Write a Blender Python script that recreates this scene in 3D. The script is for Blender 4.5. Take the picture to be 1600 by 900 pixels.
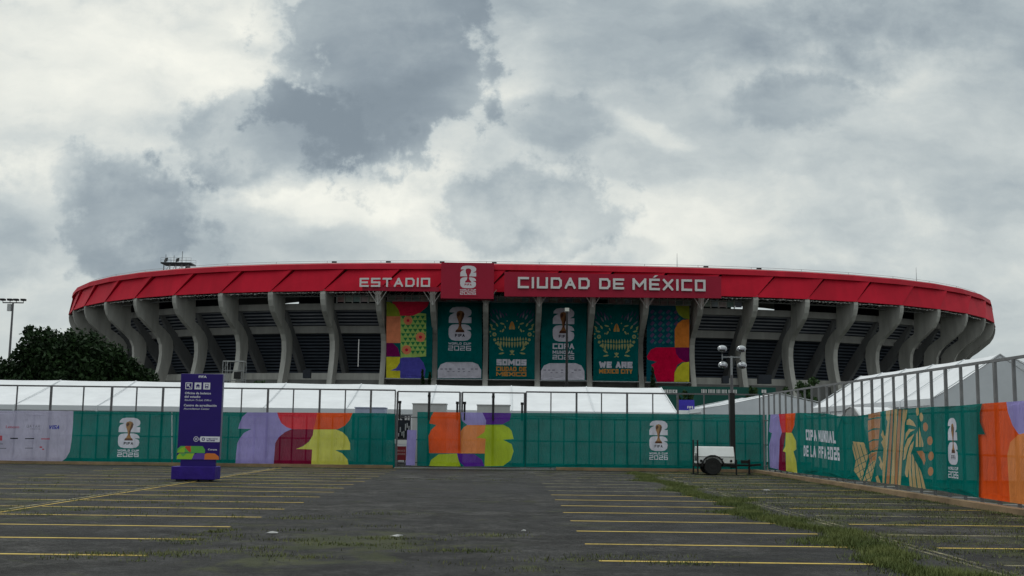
import bpy, bmesh, math, random
import numpy as np
from mathutils import Vector, Matrix
from mathutils.geometry import delaunay_2d_cdt
R = math.radians
random.seed(7); rng = np.random.default_rng(7)
for o in list(bpy.data.objects): bpy.data.objects.remove(o)
S = bpy.context.scene; COL = S.collection

# ------------------------------------------------------------------ camera
FPX = 1750.0; EYE = 1.7
PITCH = math.atan(226 / FPX); ROLL = R(0.7); YAW = R(-0.27)
cam = bpy.data.objects.new('camera', bpy.data.cameras.new('camera')); COL.objects.link(cam)
CM = Matrix.Rotation(YAW, 4, 'Z') @ Matrix.Rotation(math.pi/2 + PITCH, 4, 'X') @ Matrix.Rotation(ROLL, 4, 'Z')
cam.matrix_world = Matrix.Translation((0, 0, EYE)) @ CM
cam.data.sensor_width = 36; cam.data.lens = FPX / 1600 * 36
cam.data.clip_start = 0.1; cam.data.clip_end = 6000
S.camera = cam
# ------------------------------------------------------------------ render look
S.view_settings.view_transform = 'Standard'; S.view_settings.look = 'None'
S.view_settings.exposure = 0.0; S.view_settings.gamma = 1.0
S.render.engine = 'CYCLES'
S.cycles.transparent_max_bounces = 16
# ------------------------------------------------------------------ sun (veiled by cloud)
SUN_EL, SUN_AZ = 52, -35        # in front of the camera and to its left, high
sun = bpy.data.lights.new('sun', 'SUN'); sun.energy = 0.75; sun.angle = R(14); sun.color = (1.0, .96, .9)
so = bpy.data.objects.new('sun', sun); COL.objects.link(so)
sd = Vector((math.sin(R(SUN_AZ))*math.cos(R(SUN_EL)), math.cos(R(SUN_AZ))*math.cos(R(SUN_EL)), math.sin(R(SUN_EL))))
so.rotation_euler = (-sd).to_track_quat('-Z', 'Y').to_euler(); so.location = sd * 300
# ------------------------------------------------------------------ world: sky seen through a broken overcast
def ray(x, y): return CM.to_3x3() @ Vector(((x-800)/FPX, -(y-450)/FPX, -1.0))
W = bpy.data.worlds.new('World'); S.world = W; W.use_nodes = True
nt = W.node_tree; nt.nodes.clear()
class NB:
    def __init__(s, t): s.t = t
    def n(s, typ, **k):
        o = s.t.nodes.new(typ)
        for a, v in k.items(): setattr(o, a, v)
        return o
    def put(s, sock, v):
        if hasattr(v, 'is_output'): s.t.links.new(v, sock)
        else: sock.default_value = v
    def m(s, op, a, b=0.0, c=None, clamp=False):
        o = s.n('ShaderNodeMath', operation=op, use_clamp=clamp); s.put(o.inputs[0], a); s.put(o.inputs[1], b)
        if c is not None: s.put(o.inputs[2], c)
        return o.outputs[0]
    def v(s, op, a, b=(0, 0, 0)):
        o = s.n('ShaderNodeVectorMath', operation=op); s.put(o.inputs[0], a); s.put(o.inputs[1], b); return o
    def noise(s, vec, scale, detail=4, rough=.55, dist=0.0):
        o = s.n('ShaderNodeTexNoise'); s.put(o.inputs['Vector'], vec); o.inputs['Scale'].default_value = scale
        o.inputs['Detail'].default_value = detail; o.inputs['Roughness'].default_value = rough; o.inputs['Distortion'].default_value = dist
        return o
    def mr(s, v, a, b, c, d, smooth=False):
        o = s.n('ShaderNodeMapRange'); o.interpolation_type = 'SMOOTHSTEP' if smooth else 'LINEAR'
        for i, q in enumerate((v, a, b, c, d)): s.put(o.inputs[i], q)
        return o.outputs[0]
    def ramp(s, f, stops):
        o = s.n('ShaderNodeValToRGB'); s.put(o.inputs[0], f); e = o.color_ramp.elements
        while len(e) < len(stops): e.new(0.5)
        for q, (p, c) in zip(e, stops): q.position = p; q.color = (*c, 1)
        return o.outputs[0]
    def mix(s, f, a, b):
        o = s.n('ShaderNodeMix', data_type='RGBA'); s.put(o.inputs[0], f); s.put(o.inputs[6], a); s.put(o.inputs[7], b); return o.outputs[2]
w = NB(nt)
tc = w.n('ShaderNodeTexCoord').outputs['Generated']
sep = w.n('ShaderNodeSeparateXYZ'); nt.links.new(tc, sep.inputs[0])
dy = w.m('MAXIMUM', sep.outputs[1], 0.12)
U = w.m('DIVIDE', sep.outputs[0], dy); V = w.m('DIVIDE', sep.outputs[2], dy)
cb = w.n('ShaderNodeCombineXYZ'); w.put(cb.inputs[0], U); w.put(cb.inputs[1], V)
flat = cb.outputs[0]
d1 = w.noise(flat, 9, 6, .62); d2 = w.noise(flat, 30, 8, .66)
def centred(nz, amp):
    q = w.v('SUBTRACT', nz.outputs['Color'], (.5, .5, .5)).outputs[0]
    o = w.n('ShaderNodeVectorMath', operation='SCALE'); w.put(o.inputs[0], q); o.inputs['Scale'].default_value = amp; return o.outputs[0]
warped = w.v('ADD', w.v('ADD', flat, centred(d1, .035)).outputs[0], centred(d2, .012)).outputs[0]
e1 = w.noise(flat, 7.5, 12, .60, .15); e2 = w.noise(w.v('ADD', flat, (3.1, 1.7, 0)).outputs[0], 22, 10, .62)
edge = w.m('ADD', w.m('MULTIPLY', w.m('SUBTRACT', e1.outputs[0], .5), 2.7), w.m('MULTIPLY', w.m('SUBTRACT', e2.outputs[0], .5), 1.5))
def blob(x, y, rx, ry, rot, amt, soft=.35, src=None):
    """a cloud bank or a gap centred on a direction in the sky"""
    d = ray(x, y); c = (d.x/d.y, d.z/d.y, 0)
    mp = w.n('ShaderNodeMapping', vector_type='TEXTURE')
    w.put(mp.inputs[0], src or warped); mp.inputs['Location'].default_value = c
    mp.inputs['Rotation'].default_value = (0, 0, R(rot)); mp.inputs['Scale'].default_value = (rx/FPX, ry/FPX, 1)
    l = w.n('ShaderNodeVectorMath', operation='LENGTH'); nt.links.new(mp.outputs[0], l.inputs[0])
    return w.mr(w.m('ADD', l.outputs['Value'], edge), 1 + soft, 1 - soft, 0.0, amt, True)
# stretched streaky base
mp = w.n('ShaderNodeMapping'); w.put(mp.inputs[0], warped); mp.inputs['Scale'].default_value = (1, 2.3, 1)
b1 = w.noise(mp.outputs[0], 4.5, 7, .56, .3); b2 = w.noise(mp.outputs[0], 15, 6, .6)
base = w.m('ADD', w.m('MULTIPLY', w.m('SUBTRACT', b1.outputs[0], .5), .75), w.m('MULTIPLY', w.m('SUBTRACT', b2.outputs[0], .5), .27))
base = w.m('ADD', base, .575)
BL = [ # lights first, then the darker banks
 (150, 110, 330, 180, 0, .22, .6), (900, 310, 500, 110, 0, .06, .8), (350, 60, 100, 120, 0, .12, .5), (640, 340, 330, 75, 0, .14, .6), (500, 312, 140, 30, -3, .16, .5),
 (1050, 335, 250, 95, 0, .14, .7), (790, 115, 75, 55, 30, .16, .5), (670, 225, 80, 55, 45, .14, .6), (1020, 200, 60, 16, -20, .16, .6),
 (1440, 110, 150, 30, 15, .12, .8), (60, 300, 60, 60, 0, .14, .5), (1150, 380, 300, 50, 0, .08, .7), (1240, 110, 60, 14, 0, .10, .7),
 (1000, 40, 420, 90, 0, -.17, .6), (1450, 30, 260, 70, 0, -.17, .7), (1400, 260, 330, 160, 0, -.10, .8), (250, 190, 200, 30, 5, -.10, .6),
 (595, 70, 180, 190, 0, -.30, .14), (570, 185, 150, 75, 8, -.17, .5), (600, 190, 110, 50, 0, -.08, .6), (400, 215, 195, 85, 14, -.30, .2), (215, 320, 145, 110, -5, -.27, .2), (320, 370, 190, 50, 0, -.12, .5),
 (820, 330, 125, 80, 0, -.30, .2), (860, 185, 90, 40, 0, -.20, .4), (960, 240, 120, 38, -8, -.16, .5), (1230, 162, 115, 40, 0, -.20, .4),
 (960, 395, 55, 22, 0, -.18, .4), (310, 55, 50, 26, 0, -.14, .5), (390, 70, 35, 14, 0, -.14, .5),
 (10, 390, 60, 70, 0, -.18, .5), (520, 385, 80, 26, 0, -.12, .5)]
acc = base
for b in BL: acc = w.m('ADD', acc, blob(*b))
acc = w.m('SMOOTH_MAX', acc, .09, .30)
acc = w.m('ADD', acc, w.m('MULTIPLY', w.m('SUBTRACT', e1.outputs[0], .5), -.16))
acc = w.m('MAXIMUM', acc, 0.0)
ccol = w.ramp(acc, [(0, (.18, .225, .265)), (.2, (.28, .335, .375)), (.40, (.41, .47, .495)), (.60, (.59, .64, .635)), (.80, (.80, .82, .765)), (1, (.96, .96, .87))])
zen = w.mr(sep.outputs[2], .42, .85, 1.0, 1.9, True)
lo = w.mr(sep.outputs[2], -.05, .0, .15, 1.0)
cs = w.n('ShaderNodeVectorMath', operation='SCALE'); w.put(cs.inputs[0], ccol); w.put(cs.inputs['Scale'], w.m('MULTIPLY', zen, lo))
sky = w.n('ShaderNodeTexSky'); sky.sky_type = 'NISHITA'; sky.sun_disc = False
sky.sun_elevation = R(SUN_EL); sky.sun_rotation = R(SUN_AZ)
bgs = w.n('ShaderNodeBackground'); nt.links.new(sky.outputs[0], bgs.inputs[0]); bgs.inputs[1].default_value = .07
bgc = w.n('ShaderNodeBackground'); nt.links.new(cs.outputs[0], bgc.inputs[0]); bgc.inputs[1].default_value = 1.0
ms = w.n('ShaderNodeMixShader'); ms.inputs[0].default_value = .95
nt.links.new(bgs.outputs[0], ms.inputs[1]); nt.links.new(bgc.outputs[0], ms.inputs[2])
wo = w.n('ShaderNodeOutputWorld'); nt.links.new(ms.outputs[0], wo.inputs[0])

# ------------------------------------------------------------------ materials
MAT = {}
def mat(name, col, rough=.75, metal=0.0, var=.0, vscale=2.0, streak=False, bump=0.0, bscale=30, spec=.3):
    if name in MAT: return MAT[name]
    m = bpy.data.materials.new(name); m.use_nodes = True; t = m.node_tree; b = t.nodes['Principled BSDF']; q = NB(t)
    b.inputs['Roughness'].default_value = rough; b.inputs['Metallic'].default_value = metal
    b.inputs['Specular IOR Level'].default_value = spec
    g = q.n('ShaderNodeNewGeometry').outputs['Position']
    if var:
        mpn = q.n('ShaderNodeMapping'); q.put(mpn.inputs[0], g)
        mpn.inputs['Scale'].default_value = (1, 1, .18) if streak else (1, 1, 1)
        n1 = q.noise(mpn.outputs[0], vscale, 6, .62)
        f = q.mr(n1.outputs[0], .3, .72, 1 - var, 1 + var)
        sc = q.n('ShaderNodeVectorMath', operation='SCALE'); sc.inputs[0].default_value = col; q.put(sc.inputs['Scale'], f)
        t.links.new(sc.outputs[0], b.inputs['Base Color'])
    else: b.inputs['Base Color'].default_value = (*col, 1)
    if bump:
        n2 = q.noise(g, bscale, 4, .6); bp = q.n('ShaderNodeBump'); bp.inputs['Strength'].default_value = bump; bp.inputs['Distance'].default_value = .05
        t.links.new(n2.outputs[0], bp.inputs['Height']); t.links.new(bp.outputs[0], b.inputs['Normal'])
    MAT[name] = m; return m
def fabric(name, col, seethru=.1, trans=.28):
    """thin printed mesh cloth: some light passes, posts behind it show faintly"""
    if name in MAT: return MAT[name]
    m = bpy.data.materials.new(name); m.use_nodes = True; t = m.node_tree; t.nodes.clear(); q = NB(t)
    g = q.n('ShaderNodeNewGeometry').outputs['Position']
    nz = q.noise(g, .9, 5, .6); f = q.mr(nz.outputs[0], .3, .7, .84, 1.12)
    sc = q.n('ShaderNodeVectorMath', operation='SCALE'); sc.inputs[0].default_value = col; q.put(sc.inputs['Scale'], f)
    mpn = q.n('ShaderNodeMapping'); q.put(mpn.inputs[0], g); mpn.inputs['Scale'].default_value = (1.6, 1.6, .35)
    n2 = q.noise(mpn.outputs[0], 2.2, 4, .6, .6); bp = q.n('ShaderNodeBump'); bp.inputs['Strength'].default_value = .8; bp.inputs['Distance'].default_value = .16
    t.links.new(n2.outputs[0], bp.inputs['Height'])
    d = q.n('ShaderNodeBsdfDiffuse'); t.links.new(sc.outputs[0], d.inputs[0]); t.links.new(bp.outputs[0], d.inputs['Normal'])
    tr = q.n('ShaderNodeBsdfTranslucent'); t.links.new(sc.outputs[0], tr.inputs[0])
    tp = q.n('ShaderNodeBsdfTransparent')
    a = q.n('ShaderNodeMixShader'); a.inputs[0].default_value = trans; t.links.new(d.outputs[0], a.inputs[1]); t.links.new(tr.outputs[0], a.inputs[2])
    b = q.n('ShaderNodeMixShader'); b.inputs[0].default_value = seethru; t.links.new(a.outputs[0], b.inputs[1]); t.links.new(tp.outputs[0], b.inputs[2])
    o = q.n('ShaderNodeOutputMaterial'); t.links.new(b.outputs[0], o.inputs[0])
    MAT[name] = m; return m
concrete = mat('concrete', (.36, .355, .33), .85, var=.28, vscale=.5, streak=True, bump=.15, bscale=3)
concrete_light = mat('beam_concrete', (.34, .335, .32), .85, var=.22, vscale=.4, streak=True)
soffit = mat('soffit_shaded', (.05, .06, .085), .85, var=.3, vscale=.25, streak=True)  # concrete darkened, the shade under the deck is in its colour
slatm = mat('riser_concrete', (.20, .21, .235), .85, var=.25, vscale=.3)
slatm2 = mat('lower_riser_shaded', (.075, .09, .115), .85, var=.25, vscale=.3)  # darker copy of the riser concrete, lower deck shade painted in
soffit2 = mat('lower_soffit_shaded', (.02, .027, .042), .85, var=.3, vscale=.25)  # darkest soffit copy, shade of the lower deck put into the colour
redp = mat('red_panel_paint', (.50, .006, .026), .62, var=.2, vscale=.22, streak=True, bump=.12, bscale=1.2, spec=.15)
redb = mat('red_band_paint', (.44, .012, .030), .62, var=.16, vscale=.3, streak=True, spec=.15)
redd = mat('dark_red_board', (.32, .004, .028), .6, var=.08, vscale=.3)
white_letter = mat('white_letter', (.62, .60, .60), .5)
dark = mat('dark_cladding', (.018, .022, .030), .7, var=.2, vscale=.3)
steel = mat('grey_steel', (.30, .31, .32), .5, .3, var=.15, vscale=2)
post_steel = mat('fence_steel', (.125, .122, .128), .55, .3, var=.2, vscale=3)
wht = mat('white_paint', (.74, .75, .74), .4, var=.06, vscale=3)
tentm = None
black = mat('black_paint', (.012, .012, .013), .5)
rubber = mat('tyre_rubber', (.018, .018, .018), .8)

# ------------------------------------------------------------------ object helpers
def tag(o, label=None, cat=None, group=None, kind=None):
    if label: o['label'] = label
    if cat: o['category'] = cat
    if group: o['group'] = group
    if kind: o['kind'] = kind
    return o
def empty(name, loc=(0, 0, 0)):
    o = bpy.data.objects.new(name, None); COL.objects.link(o); o.location = loc; o.empty_display_size = .3; return o
def link_mesh(name, verts, faces, mats, parent=None, fm=None, smooth=False, loc=None):
    """verts are in world space; parents are unrotated empties"""
    me = bpy.data.meshes.new(name)
    org = Vector(loc) if loc is not None else (Vector(parent_loc(parent)) if parent else Vector((0, 0, 0)))
    me.from_pydata([tuple(Vector(v) - org) for v in verts], [], faces)
    ms_ = mats if isinstance(mats, (list, tuple)) else [mats]
    for m_ in ms_: me.materials.append(m_)
    if fm is not None: me.polygons.foreach_set('material_index', fm)
    if smooth: me.polygons.foreach_set('use_smooth', [True]*len(me.polygons))
    me.update()
    o = bpy.data.objects.new(name, me); COL.objects.link(o)
    if parent is not None:
        o.parent = parent; o.location = org - Vector(parent_loc(parent))
    else: o.location = org
    return o
def parent_loc(p):
    v = Vector((0, 0, 0))
    while p is not None: v += p.location; p = p.parent
    return v
def copy_tree(o, parent=None):
    c = o.copy(); COL.objects.link(c)
    if parent: c.parent = parent
    for ch in list(o.children): copy_tree(ch, c)
    return c
class MB:
    def __init__(s): s.v = []; s.f = []; s.m = []
    def add(s, v, f, mi=0):
        k = len(s.v); s.v += [Vector(q) for q in v]; s.f += [[k+i for i in q] for q in f]; s.m += [mi]*len(f); return s
    def box(s, a, b, mi=0):
        x0, y0, z0 = a; x1, y1, z1 = b
        v = [(x0,y0,z0),(x1,y0,z0),(x1,y1,z0),(x0,y1,z0),(x0,y0,z1),(x1,y0,z1),(x1,y1,z1),(x0,y1,z1)]
        return s.add(v, [(0,3,2,1),(4,5,6,7),(0,1,5,4),(1,2,6,5),(2,3,7,6),(3,0,4,7)], mi)
    def bar(s, p, q, wd, ht=None, mi=0, up=(0,0,1)):
        p, q = Vector(p), Vector(q); d = (q-p).normalized(); ht = ht or wd
        a = d.cross(Vector(up))
        if a.length < 1e-4: a = d.cross(Vector((1,0,0)))
        a.normalize(); b = a.cross(d)
        v = [r + a*sx*wd/2 + b*sy*ht/2 for r in (p, q) for sx, sy in ((-1,-1),(1,-1),(1,1),(-1,1))]
        return s.add(v, [(0,1,2,3),(7,6,5,4),(0,4,5,1),(1,5,6,2),(2,6,7,3),(3,7,4,0)], mi)
    def tube(s, pts, rad, n=8, mi=0):
        pts = [Vector(p) for p in pts]; rad = rad if isinstance(rad, (list, tuple)) else [rad]*len(pts)
        k = len(s.v)
        for i, p in enumerate(pts):
            d = (pts[min(i+1, len(pts)-1)] - pts[max(i-1, 0)]).normalized()
            a = d.cross(Vector((0,0,1)));
            if a.length < .05: a = d.cross(Vector((0,1,0)))
            a.normalize(); b = a.cross(d)
            for j in range(n):
                t = 2*math.pi*j/n; s.v.append(p + (a*math.cos(t)+b*math.sin(t))*rad[i])
        fs = [[k+i*n+j, k+i*n+(j+1)%n, k+(i+1)*n+(j+1)%n, k+(i+1)*n+j] for i in range(len(pts)-1) for j in range(n)]
        fs += [[k+j for j in range(n)][::-1], [k+(len(pts)-1)*n+j for j in range(n)]]
        s.f += fs; s.m += [mi]*len(fs); return s
    def prism(s, poly, off, mi=0):
        n = len(poly); a = [Vector(p) for p in poly]; b = [p+Vector(off) for p in a]
        return s.add(a+b, [list(range(n))[::-1], list(range(n, 2*n))] + [[i, (i+1)%n, n+(i+1)%n, n+i] for i in range(n)], mi)
    def ellipsoid(s, c, r, nu=16, nv=10, mi=0):
        c = Vector(c); k = len(s.v)
        for i in range(nv+1):
            t = math.pi*i/nv
            for j in range(nu):
                p = 2*math.pi*j/nu; s.v.append(c+Vector((r[0]*math.sin(t)*math.cos(p), r[1]*math.sin(t)*math.sin(p), r[2]*math.cos(t))))
        fs = [[k+i*nu+j, k+(i+1)*nu+j, k+(i+1)*nu+(j+1)%nu, k+i*nu+(j+1)%nu] for i in range(nv) for j in range(nu)]
        s.f += fs; s.m += [mi]*len(fs); return s
    def build(s, name, mats, parent=None, smooth=False, loc=None):
        o = link_mesh(name, s.v, s.f, mats, parent, s.m, smooth, loc)
        bm = bmesh.new(); bm.from_mesh(o.data); bmesh.ops.recalc_face_normals(bm, faces=bm.faces); bm.to_mesh(o.data); bm.free()
        return o
def bevel(o, wd=.02, seg=2):
    md = o.modifiers.new('bevel', 'BEVEL'); md.width = wd; md.segments = seg; md.limit_method = 'ANGLE'; return o

# ------------------------------------------------------------------ flat artwork on upright planes
class Plane:
    def __init__(s, O, Ud, N): s.O = Vector(O); s.U = Vector(Ud).normalized(); s.N = Vector(N).normalized()
    def px(s, x, y):
        """where the surveyed sight line (x, y) meets this plane, as (u, height)"""
        d = ray(x, y); e = Vector((0, 0, EYE)); t = (s.O - e).dot(s.N) / d.dot(s.N); p = e + d*t - s.O
        return (p.dot(s.U), p.z + s.O.z)
    def pts(s, l): return [s.px(*p) for p in l]
    def at(s, u, v, off=0.0): 
        p = s.O + s.U*u + s.N*off; return Vector((p.x, p.y, v))
FONT = {'A': [[(0,0),(.5,1),(1,0)],[(.2,.34),(.8,.34)]], 'C': [[(1,1),(0,1),(0,0),(1,0)]], 'D': [[(0,0),(0,1),(.78,1),(1,.75),(1,.25),(.78,0),(0,0)]],
 'E': [[(1,1),(0,1),(0,0),(1,0)],[(0,.5),(.88,.5)]], 'F': [[(0,0),(0,1),(1,1)],[(0,.5),(.85,.5)]], 'I': [[(.5,0),(.5,1)]], 'L': [[(0,1),(0,0),(1,0)]],
 'M': [[(0,0),(0,1),(.5,.3),(1,1),(1,0)]], 'N': [[(0,0),(0,1),(1,0),(1,1)]], 'O': [[(0,0),(0,1),(1,1),(1,0),(0,0)]], 'P': [[(0,0),(0,1),(1,1),(1,.45),(0,.45)]],
 'R': [[(0,0),(0,1),(1,1),(1,.45),(0,.45)],[(.45,.45),(1,0)]], 'S': [[(1,1),(0,1),(0,.5),(1,.5),(1,0),(0,0)]], 'T': [[(0,1),(1,1)],[(.5,1),(.5,0)]],
 'U': [[(0,1),(0,0),(1,0),(1,1)]], 'W': [[(0,1),(.22,0),(.5,.75),(.78,0),(1,1)]], 'X': [[(0,0),(1,1)],[(0,1),(1,0)]], 'Y': [[(0,1),(.5,.48),(1,1)],[(.5,.48),(.5,0)]],
 '2': [[(0,1),(1,1),(1,.5),(0,.5),(0,0),(1,0)]], '0': [[(0,0),(0,1),(1,1),(1,0),(0,0)]], '6': [[(1,1),(0,1),(0,0),(1,0),(1,.5),(0,.5)]],
 'V': [[(0,1),(.5,0),(1,1)]], 'Q': [[(0,0),(0,1),(1,1),(1,0),(0,0)],[(.6,.35),(1.1,-.1)]]}
FONT['É'] = FONT['E']
def clip_box(poly, x0, x1, y0, y1):
    for ax, lim, sg in ((0, x0, 1), (0, x1, -1), (1, y0, 1), (1, y1, -1)):
        out = []
        for i in range(len(poly)):
            a, b = poly[i-1], poly[i]; ia, ib = (a[ax]-lim)*sg >= -1e-9, (b[ax]-lim)*sg >= -1e-9
            if ia != ib:
                t = (lim-a[ax])/(b[ax]-a[ax]); out.append((a[0]+(b[0]-a[0])*t, a[1]+(b[1]-a[1])*t))
            if ib: out.append(b)
        poly = out
        if len(poly) < 3: return []
    return poly
def word(txt, u, v, wd, ht, th, gap=.28, slant=0, ik=1.0):
    """capital letters as stroke polygons; returns a list per letter; (u, v) = lower left"""
    rel = [(.5 if c == ' ' else (0 if c == 'I' else (1.3 if c in 'MW' else 1.0))) for c in txt]
    nI = sum(c == 'I' for c in txt); g = gap*ht*.6; n = len(txt)
    L = (wd - (n-1)*g - nI*th*ik) / sum(rel); x = u; res = []
    for c, r_ in zip(txt, rel):
        lw = th*ik if c == 'I' else L*r_
        ps = [[(x, v), (x+lw, v), (x+lw, v+ht), (x, v+ht)]] if c == 'I' and ik > 1 else []
        if c != ' ':
            for st in FONT[c]:
                pp = [(th/2+a*(lw-th), th/2+b*(ht-th)) for a, b in st]
                for a, b in zip(pp[:-1], pp[1:]):
                    dx, dy_ = b[0]-a[0], b[1]-a[1]; l = math.hypot(dx, dy_) or 1; dx /= l; dy_ /= l
                    e = th/2; q = [(a[0]-dx*e-dy_*e, a[1]-dy_*e+dx*e), (a[0]-dx*e+dy_*e, a[1]-dy_*e-dx*e), (b[0]+dx*e+dy_*e, b[1]+dy_*e-dx*e), (b[0]+dx*e-dy_*e, b[1]+dy_*e+dx*e)]
                    q = clip_box(q, 0, lw, 0, ht)
                    if q: ps.append([(x+a_+slant*b_, v+b_) for a_, b_ in q])
            if c == 'É': ps.append([(x+lw*.35, v+ht*1.1), (x+lw*.55, v+ht*1.1), (x+lw*.85, v+ht*1.3), (x+lw*.55, v+ht*1.3)])
            res.append((c, ps))
        x += lw + g
    return res
def flatw(wl): return [p for c, ps in wl for p in ps]
def ccw(p):
    a = sum(p[i-1][0]*p[i][1]-p[i][0]*p[i-1][1] for i in range(len(p)))
    return p if a > 0 else p[::-1]
def cdt(polys, extra=()):
    vs = []; fs = []
    for p in polys:
        k = len(vs); p = ccw(p); vs += [Vector(q) for q in p]; fs.append(list(range(k, k+len(p))))
    vs += [Vector(q) for q in extra]
    r = delaunay_2d_cdt(vs, [], fs, 1, 1e-4, True)
    k = [i for i, q in enumerate(r[5]) if q]
    return r[0], [r[2][i] for i in k], [r[5][i] for i in k]
def artwork(name, plane, base, arts, parent=None, step=.5, ripple=.0, off=0.0, thick=None):
    """one sheet whose printed shapes are cut into its own faces (no stacked layers)"""
    polys = [base[0]] + [a[0] for a in arts]; names = [base[1]] + [a[1] for a in arts]
    xs = [p[0] for p in base[0]]; ys = [p[1] for p in base[0]]
    ex = []
    if step:
        for a in np.arange(min(xs)+step/2, max(xs), step):
            for b in np.arange(min(ys)+step/2, max(ys), step): ex.append((a+.01*random.random(), b+.01*random.random()))
    v, f, of = cdt(polys, ex)
    mats = list(dict.fromkeys(names)); F = []; FM = []
    for face, ids in zip(f, of):
        if 0 not in ids: continue
        F.append(list(face)); FM.append(mats.index(names[max(ids)]))
    y1 = max(ys)
    def rp(u, z): return ripple*(math.sin(u*2.1+math.sin(z*1.3)*.8)*.6+math.sin(u*5.3+z*.7)*.3+math.sin(z*2.7+u*.4)*.25)
    V3 = [plane.at(q[0], q[1], off + rp(q[0], q[1])) for q in v]
    used = sorted({i for q in F for i in q}); mp_ = {a: i for i, a in enumerate(used)}
    V3 = [V3[i] for i in used]; F = [[mp_[i] for i in q] for q in F]
    loc = plane.at(sum(xs)/len(xs), min(ys), off)
    o = link_mesh(name, V3, F, [MAT[n_] for n_ in mats], parent, FM, False, None if parent else loc)
    return o
def solid(name, plane, polys, m_, off, depth, parent):
    """solid raised letters: union of the strokes, extruded towards the viewer"""
    v, f, _ = cdt(polys); bm = bmesh.new(); org = parent_loc(parent)
    bv = [bm.verts.new(plane.at(q[0], q[1], off) - org) for q in v]
    fs = []
    for q in f:
        try: fs.append(bm.faces.new([bv[i] for i in q]))
        except ValueError: pass
    r = bmesh.ops.extrude_face_region(bm, geom=fs)
    bmesh.ops.translate(bm, verts=[g for g in r['geom'] if isinstance(g, bmesh.types.BMVert)], vec=plane.N*depth)
    bmesh.ops.recalc_face_normals(bm, faces=bm.faces)
    me = bpy.data.meshes.new(name); bm.to_mesh(me); bm.free(); me.materials.append(m_)
    o = bpy.data.objects.new(name, me); COL.objects.link(o); o.parent = parent; return o
def text_mesh(name, s, plane, u, v, ht, m_, parent, off=.01, width=None, bold=.0, shear=0.0):
    cu = bpy.data.curves.new('tmp', 'FONT'); cu.body = s; cu.size = 1; cu.offset = bold; cu.shear = shear; cu.resolution_u = 2
    ob = bpy.data.objects.new('tmp', cu); COL.objects.link(ob)
    bpy.context.view_layer.update()
    me = bpy.data.meshes.new_from_object(ob.evaluated_get(bpy.context.evaluated_depsgraph_get()))
    vs = [q.co.copy() for q in me.vertices]; fs = [list(p.vertices) for p in me.polygons]
    bpy.data.objects.remove(ob); bpy.data.curves.remove(cu); bpy.data.meshes.remove(me)
    x1 = max(q.x for q in vs); x0 = min(q.x for q in vs); k = ht/.73
    kx = (width/(x1-x0)) if width else k
    return link_mesh(name, [plane.at(u+(q.x-x0)*kx, v+q.y*k, off) for q in vs], fs, m_, parent)
def ell(cx, cy, rx, ry, n=16, rot=0.0):
    c, s_ = math.cos(rot), math.sin(rot); o = []
    for i in range(n):
        t = 2*math.pi*i/n; a, b = rx*math.cos(t), ry*math.sin(t); o.append((cx+a*c-b*s_, cy+a*s_+b*c))
    return o

# printed colours
P = {'teal': (.0, .138, .120), 'teal_dark': (.004, .125, .115), 'print_white': (.60, .60, .68), 'sponsor_white': (.40, .38, .50), 'lilac': (.29, .25, .54), 'red': (.60, .03, .045), 'orange': (.68, .08, .012),
     'maroon': (.17, .004, .03), 'yellow': (.56, .55, .09), 'lime': (.34, .44, .02), 'peach': (.68, .22, .06), 'purple': (.09, .02, .26), 'olive': (.22, .32, .03), 'tan': (.46, .34, .17), 'rust': (.40, .19, .09),
     'gold': (.32, .17, .06), 'gold_dark': (.09, .035, .015), 'ink': (.02, .02, .03), 'amber': (.66, .24, .035), 'ink_grey': (.16, .16, .2), 'ink_red': (.42, .05, .08), 'ink_blue': (.03, .04, .30)}
for k_, c_ in P.items(): fabric('mesh_'+k_, tuple(min(.85, q_*1.15) for q_ in c_), .075, .25)
PB = {'teal': (.001, .085, .085), 'navy': (.004, .07, .095), 'white': (.47, .45, .52), 'crimson': (.50, .004, .04), 'salmon': (.62, .20, .10), 'red': (.52, .018, .05), 'maroon': (.14, .006, .07), 'yellow': (.50, .45, .03), 'blue': (.07, .065, .33), 'olive': (.22, .27, .03),
      'leaf': (.29, .42, .11), 'leaf_dark': (.02, .17, .06), 'gold': (.20, .09, .04), 'gold_dark': (.07, .03, .02), 'ink': (.015, .015, .03), 'amber': (.46, .20, .045), 'cream': (.27, .27, .12), 'orange': (.55, .17, .03), 'mark': (.17, .16, .2), 'teal_mark': (.03, .15, .14), 'violet_mark': (.085, .06, .13)}
for k_, c_ in PB.items(): fabric('banner_'+k_, c_, .0, .10)
for k_, c_ in {'teal': (.28, .004, .028), 'white': (.60, .56, .58)}.items(): mat('board_'+k_, c_, .6)
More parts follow.
